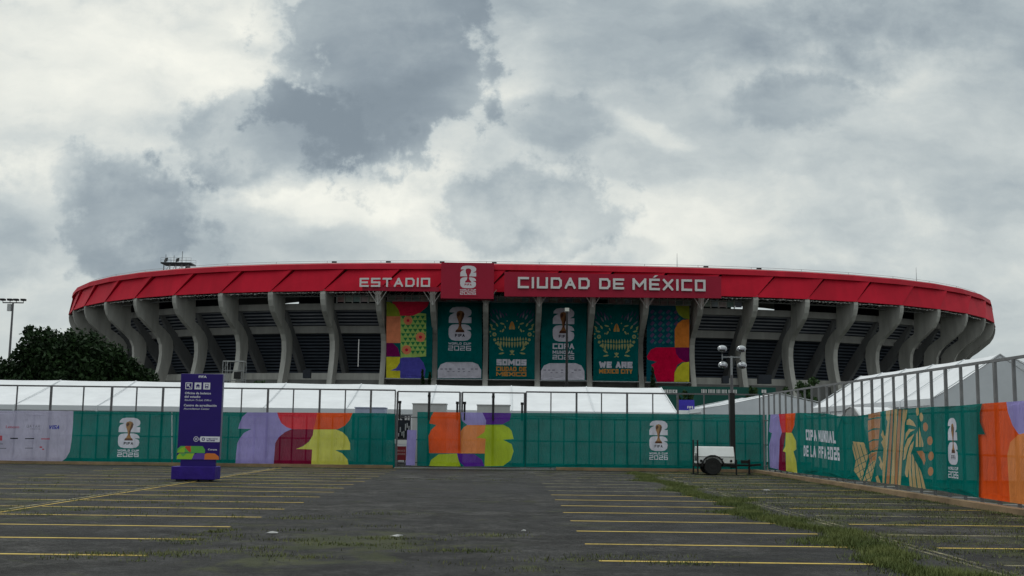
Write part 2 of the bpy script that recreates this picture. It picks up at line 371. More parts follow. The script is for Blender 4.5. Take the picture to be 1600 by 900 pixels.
def logo(u0, v1, wd, ht, pre, white='white', bg='teal', cutout=False, text=('WORLD CUP', '2026'), slope=0.0, total=2.0):
    """stacked 2 over 6 with the cup in the middle; (u0, v1) = upper left corner"""
    k = ht/total
    def T(l): return [(u0+x*wd, v1-y*k-x*slope) for x, y in l]
    two = [(.02,.26),(.04,.15),(.15,.04),(.34,0),(.68,0),(.87,.05),(.98,.16),(1,.27),(.97,.38),(.80,.475),(1,.475),(1,.745),(0,.745),(0,.5),(.06,.38),(.26,.27)]
    six = [(0,1.0),(.04,.90),(.14,.83),(.3,.805),(.72,.805),(.88,.85),(.97,.94),(1,1.05),(.78,1.05),(.97,1.14),(1,1.26),(.97,1.42),(.86,1.52),(.7,1.555),(.3,1.555),(.13,1.51),(.03,1.41),(0,1.27)]
    out = [(T(two), pre+white), (T(six), pre+white)]
    cup = [(.33,.33),(.37,.22),(.5,.18),(.63,.22),(.69,.33),(.66,.48),(.58,.66),(.55,.86),(.60,1.0),(.69,1.10),(.70,1.17),(.30,1.17),(.31,1.10),(.40,1.0),(.45,.86),(.42,.66),(.35,.48)]
    if cutout: out.append((T(cup), pre+bg))
    else:
        out.append((T(cup), pre+'gold'))
        out.append((T([(.60,.25),(.69,.33),(.66,.48),(.58,.66),(.55,.86),(.49,.95),(.50,.7),(.56,.45)]), pre+'gold_dark'))
        out.append((T([(.33,1.06),(.67,1.06),(.70,1.17),(.30,1.17)]), pre+'gold_dark'))
        out.append((T([(.37,.30),(.46,.24),(.50,.34),(.42,.46),(.36,.42)]), pre+'gold_dark'))
    ink = pre+(bg if cutout else 'ink')
    def wd_(t, x0, x1, y0, y1, th, m_, g=.3):
        return [([(a, b-(a-u0)/wd*slope) for a, b in p], m_) for p in flatw(word(t, u0+x0*wd, v1-y1*k, (x1-x0)*wd, (y1-y0)*k, th*wd, g))]
    out += wd_('FIFA', .28, .72, 1.24, 1.38, .035, ink)
    tw = pre+white
    if len(text) == 2:
        out += wd_(text[0], .0, 1.0, 1.63, 1.73, .026, tw); out += wd_(text[1], .0, 1.0, 1.78, 2.0, .038, tw, .35)
    else:
        out += wd_(text[0], .0, 1.0, 1.64, 1.90, .066, tw, .2); out += wd_(text[1], .0, 1.0, 1.97, 2.12, .04, tw, .25); out += wd_(text[2], .0, 1.0, 2.17, 2.38, .04, tw, .3)
    return out

# ================================================================== THE SETTING
def ground_material():
    m = bpy.data.materials.new('asphalt'); m.use_nodes = True; t = m.node_tree; b = t.nodes['Principled BSDF']; q = NB(t)
    g = q.n('ShaderNodeNewGeometry').outputs['Position']
    sp = q.n('ShaderNodeSeparateXYZ'); t.links.new(g, sp.inputs[0])
    n1 = q.noise(g, .16, 6, .6, .4); n2 = q.noise(g, 1.3, 6, .65); n3 = q.noise(g, 55, 3, .6); n4 = q.noise(g, .55, 6, .7, .6)
    n6 = q.noise(g, 7, 5, .75); n7 = q.noise(g, 22, 4, .7)
    base = q.ramp(n1.outputs[0], [(.34, (.012, .0118, .0118)), (.5, (.021, .0207, .0203)), (.66, (.045, .0435, .041))])
    agg = q.m('MULTIPLY', q.mr(n3.outputs[0], .3, .7, .4, 1.8), q.m('MULTIPLY', q.mr(n6.outputs[0], .35, .65, .45, 1.6), q.mr(n7.outputs[0], .35, .65, .55, 1.5)))
    n8 = q.noise(g, .5, 7, .72, .8); pt_ = q.m('MULTIPLY', q.mr(n2.outputs[0], .36, .64, .5, 1.5), q.mr(n8.outputs[0], .36, .64, .62, 1.5))
    sc = q.n('ShaderNodeVectorMath', operation='SCALE'); q.put(sc.inputs[0], base); q.put(sc.inputs['Scale'], q.m('MULTIPLY', agg, pt_))
    # moss and low weeds: more in the bays right of the grass strip and in the left bays
    zr = q.mr(sp.outputs[0], 4.4, 6.2, 0, .11, True); zl = q.mr(sp.outputs[0], -4.5, -8, 0, .075, True)
    dd_ = q.v('DISTANCE', q.v('MULTIPLY', g, (1, .55, 0)).outputs[0], (-2.6, 9.4, 0)).outputs['Value']
    zc_ = q.mr(dd_, 3.2, .6, 0, .13, True)
    thr = q.m('ADD', q.m('ADD', q.m('ADD', n4.outputs[0], zr), zl), zc_)
    moss = q.mr(thr, .57, .70, 0, .85, True)
    mc = q.ramp(n2.outputs[0], [(.3, (.022, .030, .010)), (.7, (.072, .076, .028))])
    c1 = q.mix(moss, sc.outputs[0], mc)
    # worn pale spots
    n5 = q.noise(g, 2.2, 4, .7); c2 = q.mix(q.mr(n5.outputs[0], .70, .78, 0, .35, True), c1, (.11, .11, .105, 1))
    cr = q.n('ShaderNodeTexVoronoi'); cr.feature = 'DISTANCE_TO_EDGE'; cr.inputs['Scale'].default_value = .33
    q.put(cr.inputs['Vector'], q.v('ADD', g, q.n('ShaderNodeVectorMath', operation='SCALE').outputs[0]).outputs[0])
    wv = q.noise(g, 1.1, 4, .6); wv2 = q.v('ADD', g, wv.outputs['Color']).outputs[0]; t.links.new(wv2, cr.inputs['Vector'])
    crack = q.mr(cr.outputs['Distance'], .0, .012, .75, 0)
    c3 = q.mix(crack, c2, (.010, .011, .010, 1))
    t.links.new(c3, b.inputs['Base Color'])
    rg = q.mr(n1.outputs[0], .35, .65, .62, .88); t.links.new(rg, b.inputs['Roughness']); b.inputs['Specular IOR Level'].default_value = .16
    bp = q.n('ShaderNodeBump'); bp.inputs['Strength'].default_value = .8; bp.inputs['Distance'].default_value = .03
    q.put(bp.inputs['Height'], q.m('ADD', q.m('ADD', n3.outputs[0], n2.outputs[0]), q.m('ADD', n6.outputs[0], n7.outputs[0]))); t.links.new(bp.outputs[0], b.inputs['Normal'])
    return m
asph = ground_material()
o = MB().add([(-2500,-600,0),(2500,-600,0),(2500,4000,0),(-2500,4000,0)], [(0,1,2,3)]).build('ground', asph); tag(o, kind='structure')
# painted lines
def paint(name, col, wear):
    m = bpy.data.materials.new(name); m.use_nodes = True; t = m.node_tree; b = t.nodes['Principled BSDF']; q = NB(t)
    g = q.n('ShaderNodeNewGeometry').outputs['Position']
    n1 = q.noise(g, 1.1, 6, .7); n2 = q.noise(g, 14, 4, .7)
    f = q.mr(q.m('ADD', q.m('MULTIPLY', n1.outputs[0], .75), q.m('MULTIPLY', n2.outputs[0], .35)), wear-.1, wear+.12, 1, .0)
    b.inputs['Base Color'].default_value = (*col, 1); b.inputs['Roughness'].default_value = .75
    tp = q.n('ShaderNodeBsdfTransparent'); mx = q.n('ShaderNodeMixShader'); q.put(mx.inputs[0], f)
    t.links.new(tp.outputs[0], mx.inputs[1]); t.links.new(b.outputs[0], mx.inputs[2]); t.links.new(mx.outputs[0], t.nodes['Material Output'].inputs[0]); return m
yel = paint('worn_yellow_paint', (.46, .32, .05), .66)
pale = paint('worn_pale_paint', (.34, .30, .16), .56)
mb = MB()
def strip(mb_, x0, y0, x1, y1, wd, z=.004, mi=0):
    d = Vector((x1-x0, y1-y0, 0)); n = Vector((-d.y, d.x, 0)).normalized()*wd/2
    a, b = Vector((x0, y0, z)), Vector((x1, y1, z)); mb_.add([a-n, b-n, b+n, a+n], [(0,1,2,3)], mi)
for k in range(17):
    Y = 15.42 + 2.3*k
    j = lambda: random.uniform(-.05, .05)
    strip(mb, -16.4, Y+j(), -10.35, Y+j(), .11, mi=0 if k % 3 else 1)
    strip(mb, -9.95, Y+j(), -4.75+j(), Y+j()*.5, .13, mi=0)
    if Y < 50:
        strip(mb, 1.3+j(), Y, 5.5, Y+j(), .13, mi=0 if k < 8 else 1)
        strip(mb, 6.75, Y+j(), 11.3, Y+j(), .13, mi=0 if k % 2 else 1)
tag(mb.build('bay_lines', [yel, pale]), kind='structure')
mb = MB()
strip(mb, -10.27, 8, -10.27, 51, .075, .008, 1); strip(mb, -10.03, 8, -10.03, 51, .075, .008, 0)
strip(mb, 6.28, 8, 6.28, 50.5, .08, .008, 2); strip(mb, 6.46, 8, 6.46, 50.5, .08, .008, 2)
tag(mb.build('aisle_lines', [yel, pale, paint('faded_paint', (.30, .27, .15), .48)]), kind='structure')
# kerbs at the foot of both fences
kerb_m = mat('kerb_concrete', (.24, .165, .095), .85, var=.35, vscale=.9, bump=.3, bscale=8)
kerb_g = mat('kerb_grey', (.20, .20, .195), .85, var=.25, vscale=1.5)
o = MB().box((-40, 52.55, 0), (-5.2, 52.8, .13)).box((2.4, 52.55, 0), (11.5, 52.8, .13)).build('kerb_back', kerb_m); tag(o, kind='structure')
o = MB().box((11.5, 6, 0), (11.78, 52.5, .14)).build('kerb_side', kerb_m); tag(o, kind='structure')
o = MB().box((11.78, 6, 0), (12.3, 52.5, .09)).box((-5.1, 52.4, 0), (2.3, 52.85, .05)).build('pavement', kerb_g); tag(o, kind='structure')

# ================================================================== STADIUM
sa, sb_, sX, sY, srot, sn = 119.06, 125.11, 5.846, 334.34, .01749, 2.775
def sup(t, off, z):
    c, s_ = math.cos(t), math.sin(t)
    x = sa*math.copysign(abs(c)**(2/sn), c); y = sb_*math.copysign(abs(s_)**(2/sn), s_)
    nx = math.copysign(abs(x/sa)**(sn-1), x)/sa; ny = math.copysign(abs(y/sb_)**(sn-1), y)/sb_; l = math.hypot(nx, ny)
    x += off*nx/l; y += off*ny/l
    return Vector((sX+x*math.cos(srot)-y*math.sin(srot), sY+x*math.sin(srot)+y*math.cos(srot), z))
TT = np.linspace(0.5*math.pi, 2.5*math.pi, 16001)
PP = np.array([sup(t, 0, 0)[:2] for t in TT]); SS = np.concatenate([[0], np.cumsum(np.hypot(*np.diff(PP, axis=0).T))])
S0 = float(np.interp(math.pi, TT, SS)); PER = float(SS[-1])
def st(s, off, z): return sup(float(np.interp((s+S0) % PER, SS, TT)), off, z)
dif = [11.5, 11.3, 10.9, 10.6, 10.7, 10.4, 10.0, 10.1, 10.1, 10.2, 10.5, 10.8, 10.7, 10.9, 11.7]
cols_s = [116.0]
for d_ in dif: cols_s.append(cols_s[-1]+d_)
cols_s = [116.0-11.35*k for k in range(13, 0, -1)] + cols_s + [cols_s[-1]+11.6*k for k in range(1, 16)]
NC = len(cols_s)
rest = PER - (cols_s[-1]-cols_s[0]); nr = int(rest//11.5)
full_s = cols_s + [cols_s[-1]+rest*k/nr for k in range(1, nr)]
stad = empty('stadium', st(205, 0, 0)); tag(stad, 'huge round concrete stadium with red panelled roof rim and curved columns', 'stadium')
def sweep(name, prof, m_, slist=None, closed=True, fm=None, parent=stad, prof_closed=False):
    sl = slist or full_s; n = len(prof); v = []
    for s_ in sl: v += [st(s_, o_, z_) for o_, z_ in prof]
    f = []; mi = []; N = len(sl)
    for i in range(N if closed else N-1):
        for j in range(n if prof_closed else n-1):
            f.append([i*n+j, ((i+1) % N)*n+j, ((i+1) % N)*n+(j+1) % n, i*n+(j+1) % n]); mi.append(fm[j] if fm else 0)
    if not closed and prof_closed: f += [list(range(n)), [(N-1)*n+i for i in range(n)]]; mi += [0, 0]
    return link_mesh(name, v, f, m_, parent, mi)
# seating underside, upper and lower decks: inverted stairs
def stairs(o0, z0, o1, z1, n):
    p = []; m_ = []
    for k in range(n):
        oa = o0+(o1-o0)*k/n; za = z0+(z1-z0)*k/n; zb = z0+(z1-z0)*(k+1)/n; ob = o0+(o1-o0)*(k+1)/n
        zm = zb + (za-zb)*.55
        p += [(oa, za), (oa-.02, zm), ((oa*.35+ob*.65), zm-.04), (ob-.25, zb+.05)]; m_ += [0, 1, 1, 1]
    p.append((o1, z1)); return p, m_
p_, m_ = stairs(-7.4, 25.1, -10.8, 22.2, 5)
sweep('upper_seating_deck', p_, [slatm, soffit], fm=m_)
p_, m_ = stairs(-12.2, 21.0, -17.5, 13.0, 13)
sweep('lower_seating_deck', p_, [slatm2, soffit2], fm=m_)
sweep('concrete_beam', [(-6.6, 26.35), (-6.6, 25.1), (-9.5, 25.1), (-9.5, 26.35)], concrete_light, prof_closed=True)
sweep('concrete_beam', [(-10.8, 22.35), (-10.8, 20.9), (-14.5, 20.9), (-14.5, 22.35)], concrete_light, prof_closed=True)
sweep('base_wall', [(-9.6, 0), (-9.6, 12.9), (-19, 12.9), (-19, 9)], concrete)
sweep('base_ledge', [(-8.4, 0), (-8.4, 11.55), (-9.55, 11.55)], mat('ledge_concrete', (.13, .13, .125), .85, var=.25, vscale=.3))
# roof ring, with an added dark wall closing most bays; two bays each side stay open to the sky
sweep('roof_slab', [(-2.2, 32.9), (-46, 32.95), (-46, 31.9), (-3.2, 31.6)], mat('roof_sheeting', (.06, .062, .068), .7, var=.2, vscale=.1), prof_closed=True)
open_bays = set()
for k in range(NC-1):
    x = .5*(cols_s[k]+cols_s[k+1])
    if 128 < x < 150 or 240 < x < 252: open_bays.add(k)
segs = []; cur = []
order = list(range(len(full_s)))
start = max(open_bays)+1
seq = [(start+i) % len(full_s) for i in range(len(full_s)+1)]
run = [seq[0]]
for a, b in zip(seq[:-1], seq[1:]):
    if a in open_bays:
        if len(run) > 1: segs.append(run)
        run = [b]
    else: run.append(b)
if len(run) > 1: segs.append(run)
wallm = mat('slot_shade', (.018, .020, .030), .8, var=.3, vscale=.2)  # near-black colour stands for the shade inside the slot
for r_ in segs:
    sweep('added_dark_wall', [(-13, 25.8), (-13, 31.8), (-13.4, 31.8), (-13.4, 25.8)], wallm, [full_s[i] for i in r_], closed=False, prof_closed=True)
# columns: curved blades set radially
PROF = [(-.15,28.3),(0,27.4),(-.15,26.4),(-.55,25.3),(-1.3,24.2),(-3.1,22.7),(-5.0,21.4),(-6.1,20.3),(-6.75,19.0),(-6.95,17.2),(-6.75,15.2),(-6.25,13.2),(-5.6,11.2),(-4.3,6),(-3.0,0),
        (-5.2,0),(-6.6,6),(-8.0,11.2),(-8.75,13.4),(-9.35,15.5),(-9.7,18),(-9.5,19.9),(-8.6,21.2),(-7.2,22.3),(-5.75,23.2),(-5.6,28.3)]
raker = [(-6.4,25.0),(-7.2,25.0),(-18.6,13.0),(-18.6,11.9),(-15.6,12.3),(-10.5,18.2)]
for i, s_ in enumerate(cols_s):
    a = st(s_, 0, 0); b = st(s_, -10, 0); rad = (a-b).normalized(); tan = Vector((-rad.y, rad.x, 0))
    def blade(prof, wd, name, m_):
        pts = [a + rad*o_ + Vector((0, 0, z_)) - tan*wd/2 for o_, z_ in prof]
        m = MB().prism(pts, tan*wd).build(name, m_, stad); return m
    c = blade(PROF, 1.0, 'column', concrete)
    blade(raker, .8, 'raking_beam', mat('raker_concrete', (.15, .152, .155), .85, var=.2, vscale=.4, streak=True))
# roof rim: sheared red panels laid like shingles, behind them a dark red backing ring
PTOP, PBOT = 32.2, 27.95
sweep('rim_backing', [(-.75, 28.3), (-1.75, 31.9)], mat('backing_red', (.16, .006, .012), .7))
sh = .42
for i in range(NC-1):
    s0_, s1_ = cols_s[i], cols_s[i+1]; d_ = s1_-s0_
    if i in (0,): continue
    def q(s_, off, z): return st(s_, off, z)
    # straight bottom edge from column to column, top edge sheared onwards
    bl0, br0 = st(s0_, 0, PBOT), st(s1_, 0, PBOT)
    nrm = Vector((br0.y-bl0.y, -(br0.x-bl0.x), 0)).normalized()
    tl0, tr0 = st(s0_+sh*d_, -1.15, PTOP), st(s1_+sh*d_*.985, -1.15, PTOP)
    dirv = (br0-bl0).normalized(); dirt = (tr0-tl0).normalized()
    BL_, BR_ = bl0+dirv*.06, br0-dirv*.05+nrm*.10
    TL_, TR_ = tl0+dirt*.10, tr0-dirt*.42+nrm*.58
    back = -nrm*.7
    vs = [BL_, BR_, TR_, TL_, BL_+back*.6, BR_+back*.8, TR_+back*1.2, TL_+back*.6]
    m = MB().add(vs, [(0,1,2,3),(4,7,6,5),(0,4,5,1),(1,5,6,2),(2,6,7,3),(3,7,4,0)])
    ob = m.build('roof_panel', redp, stad)
sweep('rim_band', [(-.40, 32.2), (-.62, 33.2), (-.9, 33.35), (-2.6, 33.4), (-2.6, 32.6), (-1.6, 32.2)], redb, prof_closed=True)
sweep('rim_gutter', [(-1.5, 33.4), (-1.5, 33.58), (-1.75, 33.58), (-1.75, 33.4)], mat('gutter_metal', (.52, .50, .48), .5))
# rim railing with small dark lamps
for i in range(8, NC-8):
    mbr = MB().tube([st(cols_s[i], -2.1, 34.0), st(cols_s[i+1], -2.1, 34.0)], .035, 5)
    mbr.tube([st(cols_s[i], -2.1, 33.4), st(cols_s[i], -2.1, 34.0)], .04, 5)
    mbr.build('rim_railing', steel, stad)
for i in (14, 17, 18, 19, 20, 24, 25):
    p = st(cols_s[i]+1.5, -1.9, 33.45); MB().box(p-Vector((.45,.25,0)), p+Vector((.45,.25,.42))).build('rim_lamp', black, stad)
# lattice girder in the slot between columns and red rim
for i in range(1, NC-1):
    mbt = MB(); n_ = 9; d_ = (cols_s[i+1]-cols_s[i])
    P0 = [st(cols_s[i]+d_*k/n_, -3.4, 28.0) for k in range(n_+1)]; P1 = [st(cols_s[i]+d_*k/n_, -3.4, 27.35) for k in range(n_+1)]
    P2 = [st(cols_s[i]+d_*k/n_, -1.2, 28.2) for k in range(n_+1)]
    mbt.tube([P1[0], P1[-1]], .11, 6); mbt.tube([P2[0], P2[-1]], .07, 5)
    for k in range(n_): mbt.tube([P0[k] if k % 2 else P1[k], P1[k+1] if k % 2 else P0[k+1]], .06, 5); mbt.tube([P1[k], P2[k+1]], .05, 5)
    mbt.build('roof_girder', steel, stad)
# ragged white bars added for glimpses of sky along the rim's lower edge
for i in range(3, NC-3):
    if 172 < .5*(cols_s[i]+cols_s[i+1]) < 236: continue
    mbt = MB(); d_ = cols_s[i+1]-cols_s[i]; A_, B_ = st(cols_s[i], -.75, 27.8), st(cols_s[i+1], -.75, 27.8); mbt.bar(A_-Vector((0,0,.1)), B_-Vector((0,0,.1)), .05, .05)
    for k in range(16):
        f0 = (k+random.random()*.8)/16; f1 = min(1, f0+random.uniform(.01, .045)); z_ = random.uniform(-.20, .0)
        mbt.bar(A_.lerp(B_, f0)+Vector((0,0,z_)), A_.lerp(B_, f1)+Vector((0,0,z_+random.uniform(-.1,.1))), .10, random.uniform(.08, .22))
    mbt.build('sky_glimpse_bars', mat('sky_glimpse_white', (.80, .80, .78), .5, var=.3, vscale=3), stad)
# branching struts on the heads of the middle columns
for i in range(NC):
    if not (165 < cols_s[i] < 238): continue
    mbt = MB(); a = st(cols_s[i], -.2, 25.3); rad = (st(cols_s[i], 0, 0)-st(cols_s[i], -5, 0)).normalized(); tan = Vector((-rad.y, rad.x, 0))
    for sg in (-1, 0, 1):
        for o_, up in ((2.0, 3.0), (1.2, 2.9)):
            if sg == 0 and o_ == 1.2: continue
            mbt.tube([a + Vector((0, 0, 0 if o_ == 2.0 else 1.3)), a + tan*sg*o_ + rad*.45 + Vector((0, 0, up))], .065, 6)
    mbt.tube([a, a+Vector((0,0,3.0))], .14, 6)
    mbt.build('branching_strut', mat('strut_paint', (.46, .46, .44), .5), stad)
pl = Plane((0, 214, 0), (1, 0, 0), (0, -1, 0))
u_, v0_ = pl.px(559.5, 573); _, v1_ = pl.px(559.5, 530)
MB().tube([(u_, 214, v0_), (u_, 214, v1_)], .09, 6).build('light_tube', white_letter, stad)
# a few service boxes on the ledge
for x0, x1, y0, y1 in ((474, 486, 578, 594), (1184, 1204, 586, 603), (1128, 1138, 588, 600)):
    a = pl.px(x0, y1); b = pl.px(x1, y0)
    MB().box((a[0], 213.2, 11.5), (b[0], 214.6, b[1])).build('service_box', dark, stad)

# ---- row of small flags in the slot above the upper beam
FC0 = {'pale red': (.75, .25, .28), 'grey green': (.45, .62, .50), 'pale blue': (.48, .60, .78), 'cream': (.85, .80, .62), 'dull pink': (.80, .52, .56), 'teal': (.16, .55, .52), 'brick red': (.70, .14, .14), 'dark blue': (.14, .20, .48)}
FC_BRIGHT = {k_: tuple(.45+.5*v_ for v_ in c_) for k_, c_ in FC0.items()}  # flag colours whitened to make up for weak light under the rim
fcm = {k: fabric('flag_'+k.replace(' ', '_'), c, 0, .08) for k, c in FC_BRIGHT.items()}
pole_m = mat('flag_white', (.88, .87, .85), .6)
ordn = ['first', 'second', 'third', 'fourth', 'fifth', 'sixth', 'seventh', 'eighth']
bays = {14: 'in the bay left of the first light column left of the banners', 19: ''}
ci = [i for i in range(NC) if 150 < cols_s[i] < 235]
desc = ['', 'one bay left of the patterned banner', 'above the patterned banner', 'above the WORLD CUP banner', 'above the SOMOS banner', 'above the COPA MUNDIAL banner', 'above the WE ARE banner', 'above the crimson banner', 'right of the crimson banner']
bi = [i for i in range(NC-1) if 160 < cols_s[i] < 236]
for bn, i in enumerate(bi[:8]):
    dsc = desc[bn+1] if bn < 8 else ''
    n_ = 6; d_ = cols_s[i+1]-cols_s[i]
    for k in range(n_):
        if bn == 2 and k == 5: continue
        if bn == 5 and k in (0, 1): continue
        sA = cols_s[i]+d_*(.06+.155*k); sB = sA+d_*.15
        A, B = st(sA, -6.9, 26.42), st(sB, -6.9, 26.42); hh = 1.62
        t_ = empty('flag', A); cn = random.choice(list(FC_BRIGHT))
        tag(t_, f'small {cn} flag, {ordn[k]} from left {dsc}', 'flag', 'small flags in a row under the red roof rim')
        up = Vector((0, 0, hh)); dd = (B-A)
        MB().add([A+dd*.12+up*.15, B+up*.15, B+up, A+dd*.12+up], [(0,1,2,3)]).build('flag_cloth', fcm[cn], t_)
        MB().tube([A, A+up*1.05], .13, 6).build('flag_pole', pole_m, t_)
# pale tarpaulin along the beam further out
# ---- big signs on the rim
def frame_thing(name, plane, u, v, label, cat, group=None):
    t_ = empty(name, plane.at(u, v)); tag(t_, label, cat, group); return t_
pl = Plane((0, 206.6, 0), (1, 0, 0), (0, -1, 0))
a = pl.px(688.5, 466); b = pl.px(772, 411)
t_ = frame_thing('sign_board', pl, a[0], a[1], 'square dark red board with the white stacked 26 emblem, rising above the roof rim', 'sign')
MB().box((a[0], 206.6, a[1]), (b[0], 209.6, b[1])).build('board', redd, t_)
la = pl.px(719.5, 415); lb = pl.px(743.5, 460.5)
mat('em_white', (.60, .57, .60), .6); mat('em_teal', (.32, .004, .028), .6)
lg = logo(la[0], la[1], lb[0]-la[0], la[1]-lb[1], 'em_', cutout=True)
wps = [p for p in lg]
base_ = [(la[0]-.3, lb[1]-.3), (lb[0]+.3, lb[1]-.3), (lb[0]+.3, la[1]+.3), (la[0]-.3, la[1]+.3)]
artwork('emblem', pl, (base_, 'em_teal'), lg, t_, step=0, off=.05)
# long board
A = pl.px(788, 462.5); B = pl.px(1127, 465.5); C_ = pl.px(1127, 432.5); D_ = pl.px(788, 424.5)
long_pl = Plane((0, 206.3, 0), (1, 0.012, 0), (0.012, -1, 0))
A, B, C_, D_ = (long_pl.px(*q) for q in ((788, 463), (1127, 466), (1127, 432), (788, 424.5)))
t_ = frame_thing('sign_board', long_pl, A[0], A[1], 'long dark red board reading CIUDAD DE MÉXICO in wide white capitals', 'sign')
bk = Vector((0, .5, 0)); vs = [long_pl.at(*q) for q in (A, B, C_, D_)]
MB().prism(vs, bk).build('board', redd, t_)
# stand-off brackets behind
br = MB()
for x in (800, 850, 900, 950, 1000, 1050, 1115):
    e = long_pl.px(x, 445); pz = long_pl.at(e[0], e[1], -.5); br.tube([pz, pz+Vector((0, 4.0, .3))], .08, 5)
br.build('bracket', steel, t_)
def letters(txt, plane, x0, x1, y0l, y1l, y0r, y1r, th, parent, m_, gap=.42):
    a = plane.px(x0, y1l); b = plane.px(x1, y1r); c = plane.px(x0, y0l)
    H_ = c[1]-a[1]; Wd = b[0]-a[0]; sl = (b[1]-a[1])/Wd
    for ch, ps in word(txt, a[0], a[1], Wd, H_, th, gap):
        solid('letter', plane, [[(q[0], q[1]+(q[0]-a[0])*sl) for q in p] for p in ps], m_, .12, .22, parent)
letters('CIUDAD', long_pl, 809, 921, 433, 450.5, 434.5, 452, .42, t_, white_letter)
letters('DE', long_pl, 936, 975, 435, 452, 435, 452.5, .42, t_, white_letter)
letters('MÉXICO', long_pl, 988, 1102, 435, 453, 438, 455.5, .42, t_, white_letter)
es_pl = Plane((0, 207.2, 0), (1, 0, 0), (0, -1, 0))
a = es_pl.px(562, 449)
t_ = frame_thing('letter_sign', es_pl, a[0], a[1], 'wide white capital letters reading ESTADIO mounted in front of the red roof panels', 'sign')
letters('ESTADIO', es_pl, 562, 672, 434.5, 448.5, 434.5, 448.5, .33, t_, white_letter)
a = es_pl.px(566, 454); b = es_pl.px(686, 449.5)
MB().box((a[0], 207.3, a[1]), (b[0], 207.6, b[1]+.1)).build('backing_strip', redd, t_)
rr = MB(); e0 = es_pl.px(562, 441); e1 = es_pl.px(672, 441)
for v_ in (e0[1]+.5, e0[1]-.5): rr.bar((e0[0], 207.25, v_), (e1[0], 207.25, v_), .1)
for k in range(6):
    u__ = e0[0]+(e1[0]-e0[0])*(k+.5)/6; rr.tube([(u__, 207.25, e0[1]), (u__, 209.6, e0[1])], .07, 5)
rr.build('mounting_rail', redd, t_)

# ---- six tall banners between the middle columns
ban = Plane((0, 214.2, 0), (1, 0, 0), (0, -1, 0))
def Z(fx, ox, oy, pts_): return [ban.px(ox+x/fx, oy+y/fx) for x, y in pts_]
def hang(quad, arts, label, base='banner_teal'):
    q = [ban.px(*p) for p in quad]
    t_ = empty('hanging_banner', ban.at(q[0][0], q[0][1])); tag(t_, label, 'banner', 'tall banners hung between the stadium columns')
    artwork('banner_cloth', ban, (q, base), arts, t_, step=1.2, ripple=.10)
    r1 = MB().tube([ban.at(q[2][0]+.3, q[2][1]+.1), ban.at(q[3][0]-.3, q[3][1]+.1)], .09, 6); r1.build('hanging_pole', steel, t_)
    MB().tube([ban.at(q[0][0]-.3, q[0][1]-.1), ban.at(q[1][0]+.3, q[1][1]-.1)], .09, 6).build('bottom_pole', steel, t_)
    return t_
# 1 patterned
F1 = lambda p: Z(6, 590, 460, p)
arts = [(F1([(215,160),(455,180),(455,580),(215,600)]), 'banner_leaf')]
row = 0
for yy in range(200, 560, 41):
    for xx in range(218+(22 if row % 2 else 0), 430, 46):
        arts.append((F1([(xx, yy), (xx+42, yy), (xx+21, yy+33)]), 'banner_leaf_dark'))
    row += 1
for cx, cy, r_ in ((285, 245, 42), (402, 400, 46), (272, 520, 44)):
    arts.append((F1(ell(cx, cy, r_, r_, 14)), 'banner_salmon')); arts.append((F1(ell(cx, cy, r_*.35, r_*.35, 8)), 'banner_red'))
arts += [(F1([(130,60),(485,60),(470,110),(400,170),(330,200),(200,200),(160,120)]), 'banner_red'), (F1([(78,70),(110,70),(160,95),(200,150),(215,215),(78,225)]), 'banner_olive'),
 (F1([(78,205),(215,205),(215,455),(78,455)]), 'banner_salmon'), (F1([(78,455),(140,455),(190,500),(213,582),(78,582)]), 'banner_maroon'),
 (F1([(213,600),(240,590),(390,590),(430,640),(450,700),(440,785),(213,785)]), 'banner_blue'), (F1([(120,715),(180,685),(210,640),(213,720)]), 'banner_blue'),
 (F1([(78,586),(212,586),(208,640),(175,690),(120,714),(212,716),(212,785),(78,785)]), 'banner_yellow')]
hang([(603.5, 590.5), (675, 591.5), (676.5, 471.5), (604, 471)], arts, 'tall banner with green triangle pattern above a yellow and blue base')
# 2 and 4 emblem banners
def foot(fx, ox, oy, x0, x1, y0, y1):
    w_ = x1-x0
    l = [(Z(fx, ox, oy, [(x0,y1),(x0,y0+75),(x0+.07*w_,y0+22),(x0+.2*w_,y0),(x1-.2*w_,y0),(x1-.07*w_,y0+22),(x1,y0+75),(x1,y1)]), 'banner_white')]
    for k in range(9):
        if k in (3, 6): continue
        a_ = x0+w_*(.06+.1*k); l.append((Z(fx, ox, oy, [(a_,y0+60),(a_+w_*.06,y0+60),(a_+w_*.06,y0+69),(a_,y0+69)]), 'banner_mark'))
    for k in range(5):
        a_ = x0+w_*(.22+.12*k); l.append((Z(fx, ox, oy, [(a_,y0+86),(a_+w_*.05,y0+86),(a_+w_*.05,y0+92),(a_,y0+92)]), 'banner_mark'))
    return l
a = ban.px(701.7, 479); b = ban.px(735.8, 548)
arts = logo(a[0], a[1], b[0]-a[0], a[1]-b[1], 'banner_') + foot(6, 590, 460, 563, 971, 635, 785)
hang([(683, 592), (753.5, 592.5), (753, 472.5), (684, 472)], arts, 'tall teal banner with white 26 emblem over the words WORLD CUP 2026')
a = ban.px(864, 481); b = ban.px(897, 562)
arts = logo(a[0], a[1], b[0]-a[0], a[1]-b[1], 'banner_', text=('COPA', 'MUNDIAL', '2026'), total=2.38) + foot(6, 750, 460, 570, 980, 645, 802)
hang([(845, 594), (915, 594.5), (917, 474), (846, 473.5)], arts, 'tall teal banner with white 26 emblem over the words COPA MUNDIAL 2026')
